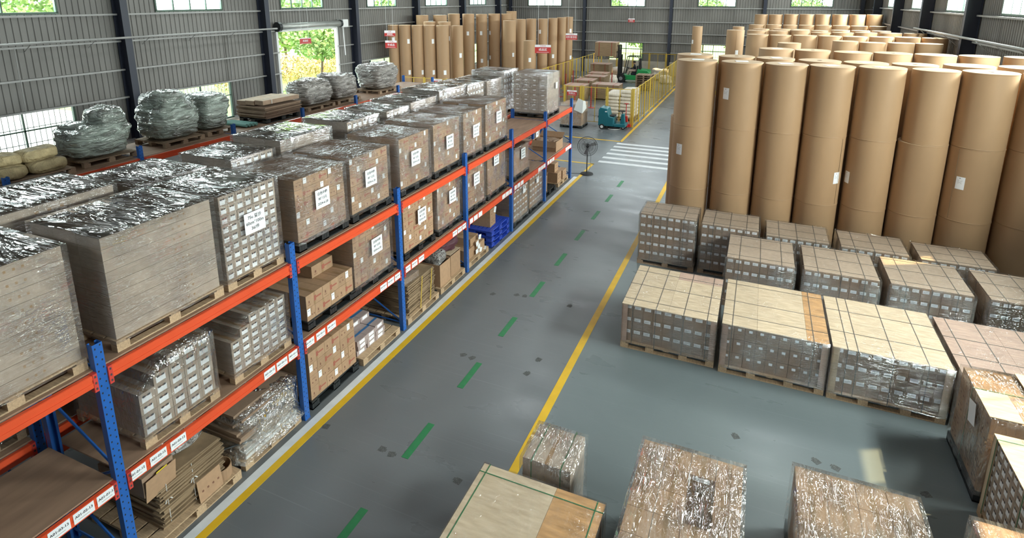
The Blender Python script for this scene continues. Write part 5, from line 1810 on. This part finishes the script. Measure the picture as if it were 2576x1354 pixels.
# yellow door frame at the left end of the far wall
yf = thing('door_frame', 'yellow steel frame standing before the far wall left of the fenced area', 'frame', (-9.3, 44.4, 0))
ob('frame_bar', MB().box(-0.55, -0.04, 1.42, 0.55, 0.04, 1.52).box(-0.55, -0.04, 0, -0.47, 0.04, 1.42).box(0.45, -0.04, 0, 0.55, 0.04, 1.42).mesh('frame_bar', M['yellow']), yf)
# wood stack behind the left fence
board_stack('pale timber stack behind the far end of the back rack, before the left fence', -13.6, -11.2, 22.9, 24.2, 1.1, 5, False, group='x')['group'] = 'timber'
# wrapped load standing on the floor past the rack end
fw = load('film-wrapped carton load on a black pallet standing on the floor past the rack end', -3.1, -1.95, 24.2, 25.3, 0, 1.22, 'Ad', 'y-', layers=4, nface=4, pal='black', film='vert', topfilm='film_vert', seed=130)
del fw['label']
fw['label'] = 'film-wrapped load with a white sheet on its corner, standing past the rack end'
pf = MB()
pf.quad((0.15, -0.60, 0.95), (0.60, -0.60, 0.8), (0.62, -0.56, 1.45), (0.36, -0.58, 1.55))
pf.quad((0.60, -0.60, 0.8), (0.61, 0.1, 0.95), (0.60, -0.1, 1.35), (0.62, -0.56, 1.45))
ob('plastic_flap', pf.mesh('plastic_flap', M['white_plastic']), fw)

# ------------------------------------------------------------------ ride-on scrubber
sc = thing('floor_scrubber', 'teal ride-on floor scrubber parked before the yellow fence', 'scrubber', (-0.72, 24.9, 0))
body = MB().prism([(-0.50, 0.16), (0.28, 0.16), (0.28, 0.62), (0.05, 0.66), (-0.06, 1.05), (-0.42, 1.10), (-0.50, 0.98)], -0.34, 0.34)
bo = ob('body', body.mesh('body', M['teal']), sc)
bv = bo.modifiers.new('bevel', 'BEVEL')
bv.width, bv.segments = 0.04, 3
bo = ob('front_deck', MB().prism([(0.28, 0.16), (0.86, 0.16), (0.86, 0.34), (0.28, 0.30)], -0.34, 0.34).mesh('front_deck', M['teal']), sc)
bv = bo.modifiers.new('bevel', 'BEVEL')
bv.width, bv.segments = 0.03, 2
bo = ob('steering_column', MB().prism([(0.56, 0.30), (0.80, 0.30), (0.74, 0.80), (0.60, 0.80)], -0.12, 0.12).mesh('steering_column', M['teal']), sc)
bv = bo.modifiers.new('bevel', 'BEVEL')
bv.width, bv.segments = 0.03, 2
sw = MB()
for i in range(16):
    a0, a1 = 2 * math.pi * i / 16, 2 * math.pi * (i + 1) / 16
    sw.tube((0.6 + 0.17 * math.cos(a0), 0.17 * math.sin(a0), 0.92), (0.6 + 0.17 * math.cos(a1), 0.17 * math.sin(a1), 0.92), 0.016, 6)
sw.tube((0.66, 0, 0.78), (0.6, 0, 0.92), 0.025, 8).tube((0.43, 0, 0.92), (0.77, 0, 0.92), 0.012, 6)
ob('steering_wheel', sw.mesh('steering_wheel', M['rubber']), sc)
ob('seat', MB().box(-0.02, -0.22, 0.66, 0.30, 0.22, 0.70).mesh('seat', M['rubber']), sc)
ob('logo_patch', MB().box(-0.16, -0.342, 0.88, -0.06, -0.340, 0.93).mesh('logo_patch', M['sticker']), sc)
ob('side_handle', MB().tube((-0.54, -0.2, 0.6), (-0.50, -0.2, 0.6), 0.05, 8).mesh('side_handle', M['rubber']), sc)
for (x, y) in ((-0.30, -0.33), (-0.30, 0.33), (0.70, 0.0)):
    wh = ob('wheel', cached('swheel', lambda: MB().tube((0, -0.045, 0), (0, 0.045, 0), 0.135, 20).mesh('wheel', M['rubber'], False)), sc, (x, y, 0.135) if x < 0 else (x, y, 0.11), None, None if x < 0 else (0.8, 0.8, 0.8))
    ob('hub', cached('shub', lambda: MB().tube((0, -0.05, 0), (0, 0.05, 0), 0.075, 14).mesh('hub', M['white_plastic'])), wh)
ob('brush_deck', MB().tube((0.24, -0.02, 0.03), (0.24, -0.02, 0.14), 0.32, 22).mesh('brush_deck', M['rubber']), sc)
ob('brush_skirt', MB().tube((0.24, -0.02, 0.01), (0.24, -0.02, 0.05), 0.325, 22).mesh('brush_skirt', M['white_plastic']), sc)
ex = thing('red_jack', 'red hand pallet jack standing behind the scrubber', 'pallet jack', (0.02, 25.25, 0))
ob('jack_body', MB().prism([(-0.1, 0.08), (0.12, 0.08), (0.06, 0.62), (-0.04, 0.62)], -0.1, 0.1).mesh('jack_body', M['red']), ex)
ob('handle', MB().tube((0, 0, 0.6), (0.0, 0.02, 1.25), 0.02, 8).tube((-0.1, 0.02, 1.25), (0.1, 0.02, 1.25), 0.02, 8).mesh('handle', M['red']), ex)
ob('wheel', MB().tube((-0.06, 0, 0.08), (0.06, 0, 0.08), 0.08, 14).mesh('wheel', M['rubber']), ex)
ob('fork', MB().box(-0.22, 0.1, 0.05, -0.08, 0.9, 0.1).box(0.08, 0.1, 0.05, 0.22, 0.9, 0.1).box(-0.22, 0.05, 0.05, 0.22, 0.12, 0.2).mesh('fork', M['red']), ex)

# ------------------------------------------------------------------ pedestal fan
fn = thing('pedestal_fan', 'black pedestal fan with round wire cage standing on the yellow line corner', 'fan', (0.40, 16.9, 0), R(14))
ob('base', MB().tube((0, 0, 0), (0, 0, 0.03), 0.24, 28, 0, 0.23).tube((0, 0, 0.03), (0, 0, 0.06), 0.21, 28, 0, 0.05).mesh('base', M['rubber']), fn)
ob('pole', MB().tube((0, 0, 0.05), (0, 0, 1.0), 0.018, 10).mesh('pole', M['rubber']), fn)
ob('motor', MB().tube((0, 0.12, 1.08), (0, -0.03, 1.08), 0.075, 16, 0, 0.065).tube((0, 0.02, 0.98), (0, 0.02, 1.06), 0.03, 8).mesh('motor', M['rubber']), fn)
cg = MB()
for rr, yy in ((0.36, -0.10), (0.365, -0.06), (0.30, -0.15), (0.2, -0.17), (0.1, -0.18), (0.30, 0.0), (0.2, 0.02)):
    for i in range(32):
        a0, a1 = 2 * math.pi * i / 32, 2 * math.pi * (i + 1) / 32
        cg.tube((rr * math.cos(a0), yy, 1.08 + rr * math.sin(a0)), (rr * math.cos(a1), yy, 1.08 + rr * math.sin(a1)), 0.003 if rr < 0.35 else 0.006, 4, cap=False)
for i in range(60):
    a = 2 * math.pi * i / 60
    c, s = math.cos(a), math.sin(a)
    cg.tube((0.05 * c, -0.18, 1.08 + 0.05 * s), (0.30 * c, -0.15, 1.08 + 0.30 * s), 0.0018, 3, cap=False)
    cg.tube((0.30 * c, -0.15, 1.08 + 0.30 * s), (0.36 * c, -0.08, 1.08 + 0.36 * s), 0.0018, 3, cap=False)
    cg.tube((0.36 * c, -0.08, 1.08 + 0.36 * s), (0.08 * c, 0.03, 1.08 + 0.08 * s), 0.0018, 3, cap=False)
tag(ob('wire_cage', cg.mesh('wire_cage', M['rubber']), fn), kind='stuff')
for k in range(3):
    a = 2 * math.pi * k / 3 + 0.4
    bl_ = MB()
    u, v = Vector((math.cos(a), 0, math.sin(a))), Vector((-math.sin(a), 0, math.cos(a)))
    c0 = Vector((0, -0.08, 1.08))
    pts = [c0 + u * 0.05 + v * 0.03, c0 + u * 0.05 - v * 0.03, c0 + u * 0.31 - v * 0.09 + Vector((0, 0.03, 0)), c0 + u * 0.33 + v * 0.07 - Vector((0, 0.02, 0))]
    n = len(bl_.v)
    bl_.v = [tuple(p) for p in pts] + [tuple(p + Vector((0, 0.004, 0))) for p in pts]
    bl_.f = [(0, 1, 2, 3), (7, 6, 5, 4), (0, 4, 5, 1), (1, 5, 6, 2), (2, 6, 7, 3), (3, 7, 4, 0)]
    bl_.m = [0] * 6
    ob('blade', bl_.mesh('blade', M['grey_metal']), fn)
ob('hub', MB().tube((0, -0.03, 1.08), (0, -0.17, 1.08), 0.045, 14).mesh('hub', M['rubber']), fn)
ob('power_cord', MB().tube((0, 0.02, 1.0), (0.13, 0.03, 0.7), 0.005, 5).tube((0.13, 0.03, 0.7), (0.12, 0.02, 0.25), 0.005, 5).tube((0.12, 0.02, 0.25), (0.05, 0.0, 0.06), 0.005, 5).tube((-0.2, 0, 0.01), (-0.75, -0.05, 0.008), 0.006, 5).mesh('power_cord', M['rubber']), fn)

# ------------------------------------------------------------------ forklift, its load and its driver
fk = thing('forklift', 'green forklift raising a crate inside the fenced area', 'forklift', (-3.1, 41.9, 0))


def fbox(name, m, *bx, bev=0.0):
    mb = MB()
    for b in bx:
        mb.box(*b)
    o = ob(name, mb.mesh(name, M[m]), fk)
    if bev:
        q = o.modifiers.new('bevel', 'BEVEL')
        q.width, q.segments = bev, 2
    return o


fbox('chassis', 'green_body', (-0.75, -0.5, 0.22, 0.9, 0.5, 0.60), bev=0.05)
cw_ = ob('counterweight', MB().prism([(0.35, 0.55), (1.35, 0.45), (1.38, 0.85), (1.25, 1.02), (0.45, 1.08)], -0.52, 0.52).mesh('counterweight', M['green_body']), fk)
q = cw_.modifiers.new('bevel', 'BEVEL')
q.width, q.segments = 0.07, 3
fbox('hood', 'cloth_dark', (-0.05, -0.36, 0.58, 0.5, 0.36, 0.78), bev=0.03)
fbox('seat', 'rubber', (-0.02, -0.25, 0.78, 0.42, 0.25, 0.86), (0.34, -0.25, 0.86, 0.46, 0.25, 1.30), bev=0.03)
mt = MB()
for s in (-0.36, 0.28):
    mt.box(-1.10, s, 0.12, -0.98, s + 0.08, 2.85)
    mt.box(-1.02, s + 0.09, 0.12, -0.90, s + 0.15, 2.1)
for z in (0.2, 1.0, 2.05, 2.8):
    mt.box(-1.08, -0.30, z, -1.02, 0.30, z + 0.08)
mt.tube((-1.0, -0.12, 0.3), (-1.0, -0.12, 2.5), 0.03, 8).tube((-1.0, 0.12, 0.3), (-1.0, 0.12, 2.5), 0.03, 8)
ob('mast', mt.mesh('mast', M['rubber']), fk)
fbox('carriage', 'rubber', (-1.16, -0.42, 1.86, -1.10, 0.42, 1.94), (-1.16, -0.42, 2.3, -1.10, 0.42, 2.38), (-1.15, -0.3, 1.86, -1.11, -0.26, 2.9), (-1.15, 0.26, 1.86, -1.11, 0.3, 2.9))
for s in (-0.3, 0.2):
    fbox('fork', 'grey_metal', (-2.2, s, 1.84, -1.14, s + 0.1, 1.88), (-1.18, s, 1.84, -1.14, s + 0.1, 2.3))
gd = MB()
for s in (-0.42, 0.42):
    gd.tube((-0.62, s, 0.6), (-0.35, s, 2.02), 0.03, 8)
    gd.tube((0.62, s, 0.95), (0.52, s, 2.02), 0.03, 8)
    gd.tube((-0.37, s, 2.02), (0.54, s, 2.02), 0.035, 8)
for k in range(6):
    x = -0.35 + 0.87 * k / 5
    gd.tube((x, -0.42, 2.02), (x, 0.42, 2.02), 0.02, 6)
ob('overhead_guard', gd.mesh('overhead_guard', M['rubber']), fk)
fbox('exhaust', 'rubber', (0.60, -0.46, 1.05, 0.74, -0.32, 1.92), bev=0.03)
ob('steering_wheel', MB().tube((-0.52, -0.02, 0.7), (-0.33, -0.02, 1.12), 0.025, 8).tube((-0.345, -0.02, 1.10), (-0.325, -0.02, 1.14), 0.17, 18).mesh('steering_wheel', M['rubber']), fk)
for (x, r_, wd) in ((-0.78, 0.32, 0.14), (0.85, 0.25, 0.12)):
    for s in (-1, 1):
        w_ = ob('wheel', MB().tube((0, -wd / 2, 0), (0, wd / 2, 0), r_, 22).mesh('wheel', M['rubber']), fk, (x, s * 0.50, r_))
        ob('hub', MB().tube((0, -wd / 2 - 0.01, 0), (0, wd / 2 + 0.01, 0), r_ * 0.45, 14).mesh('hub', M['grey_metal']), w_)
fend = MB()
for s in (-0.6, 0.44):
    for i in range(8):
        a0, a1 = math.pi * i / 8, math.pi * (i + 1) / 8
        fend.quad((-0.78 + 0.40 * math.cos(a0), s, 0.32 + 0.40 * math.sin(a0)), (-0.78 + 0.40 * math.cos(a1), s, 0.32 + 0.40 * math.sin(a1)), (-0.78 + 0.40 * math.cos(a1), s + 0.17, 0.32 + 0.40 * math.sin(a1)), (-0.78 + 0.40 * math.cos(a0), s + 0.17, 0.32 + 0.40 * math.sin(a0)))
ob('fender', fend.mesh('fender', M['rubber']), fk)
fl_ = board_stack('brown crate with red straps raised high on the forklift forks', -6.0, -4.35, 41.3, 42.5, 1.18, 1, group=None, z=1.885)
fl_.name = 'raised_crate'
fl_['category'] = 'crate'

# driver: one continuous skinned body, seated, facing -X
dr_ = thing('person', 'person in dark shirt and pale trousers seated driving the forklift', 'person', (-2.95, 41.9, 0.86))


def skinned(name, verts, edges, radii, m, parent, sub=2, root=0):
    me = bpy.data.meshes.new(name)
    me.from_pydata(verts, edges, [])
    me.materials.append(M[m])
    o = ob(name, me, parent)
    sk = o.modifiers.new('skin', 'SKIN')
    for i, r_ in enumerate(radii):
        v = me.skin_vertices[0].data[i]
        v.radius = (r_, r_) if not isinstance(r_, tuple) else r_
        v.use_root = (i == root)
    sb = o.modifiers.new('sub', 'SUBSURF')
    sb.levels = sb.render_levels = sub
    return o


bvs = [(0, 0, 0.06), (0.03, 0, 0.24), (0.03, 0, 0.42), (-0.01, 0, 0.50), (-0.03, 0, 0.56),
       (0.02, -0.17, 0.43), (-0.12, -0.21, 0.22), (-0.33, -0.12, 0.20),
       (0.02, 0.17, 0.43), (-0.12, 0.21, 0.22), (-0.33, 0.10, 0.22),
       (-0.02, -0.10, 0.05), (-0.44, -0.13, 0.06), (-0.52, -0.13, -0.34), (-0.62, -0.13, -0.38),
       (-0.02, 0.10, 0.05), (-0.44, 0.13, 0.06), (-0.50, 0.13, -0.34), (-0.60, 0.13, -0.38)]
bes = [(0, 1), (1, 2), (2, 3), (3, 4), (2, 5), (5, 6), (6, 7), (2, 8), (8, 9), (9, 10), (0, 11), (11, 12), (12, 13), (13, 14), (0, 15), (15, 16), (16, 17), (17, 18)]
brs = [0.13, 0.12, 0.12, 0.055, 0.05, 0.055, 0.042, 0.03, 0.055, 0.042, 0.03, 0.085, 0.062, 0.042, 0.035, 0.085, 0.062, 0.042, 0.035]
skinned('body', bvs, bes, brs, 'cloth_dark', dr_)
skinned('trousers', [bvs[i] for i in (0, 11, 12, 13, 15, 16, 17)], [(0, 1), (1, 2), (2, 3), (0, 4), (4, 5), (5, 6)], [0.132, 0.092, 0.070, 0.052, 0.092, 0.070, 0.052], 'cloth_pale', dr_)
hd = lump('head', dr_, 0.19, 0.155, 0.235, 300, 'skin', (-0.045, 0, 0.545), amp=0.0, pw=0.9, nu=20, nv=14)
ob('nose', MB().prism([(-0.135, 0.62), (-0.165, 0.635), (-0.135, 0.675)], -0.012, 0.012).mesh('nose', M['skin']), dr_)
for s in (-1, 1):
    ob('ear', MB().box(-0.05, s * 0.078 - 0.008, 0.62, -0.02, s * 0.078 + 0.008, 0.68).mesh('ear', M['skin']), dr_)
    ob('eye', MB().box(-0.139, s * 0.034 - 0.01, 0.665, -0.134, s * 0.034 + 0.01, 0.675).mesh('eye', M['hair']), dr_)
    hv = [(-0.33, s * 0.11 - 0.01, 0.21), (-0.37, s * 0.11 - 0.01, 0.22)]
    he = [(0, 1)]
    for q, (dy, ll) in enumerate(((-0.03, 0.05), (-0.01, 0.058), (0.01, 0.055), (0.03, 0.045))):
        hv += [(-0.40, s * 0.11 - 0.01 + dy, 0.225), (-0.40 - ll * 0.5, s * 0.11 - 0.01 + dy, 0.20)]
        he += [(1, 2 + q * 2), (2 + q * 2, 3 + q * 2)]
    hv += [(-0.36, s * 0.07 - 0.01, 0.235)]
    he += [(1, 10)]
    skinned('hand', hv, he, [0.024, 0.028] + [0.009, 0.008] * 4 + [0.011], 'skin', dr_, 1)
ob('mouth', MB().box(-0.138, -0.02, 0.60, -0.134, 0.02, 0.605).mesh('mouth', M['strap_red']), dr_)
lump('hair', dr_, 0.205, 0.175, 0.16, 301, 'hair', (-0.03, 0, 0.65), amp=0.006, pw=0.9, nu=20, nv=12)
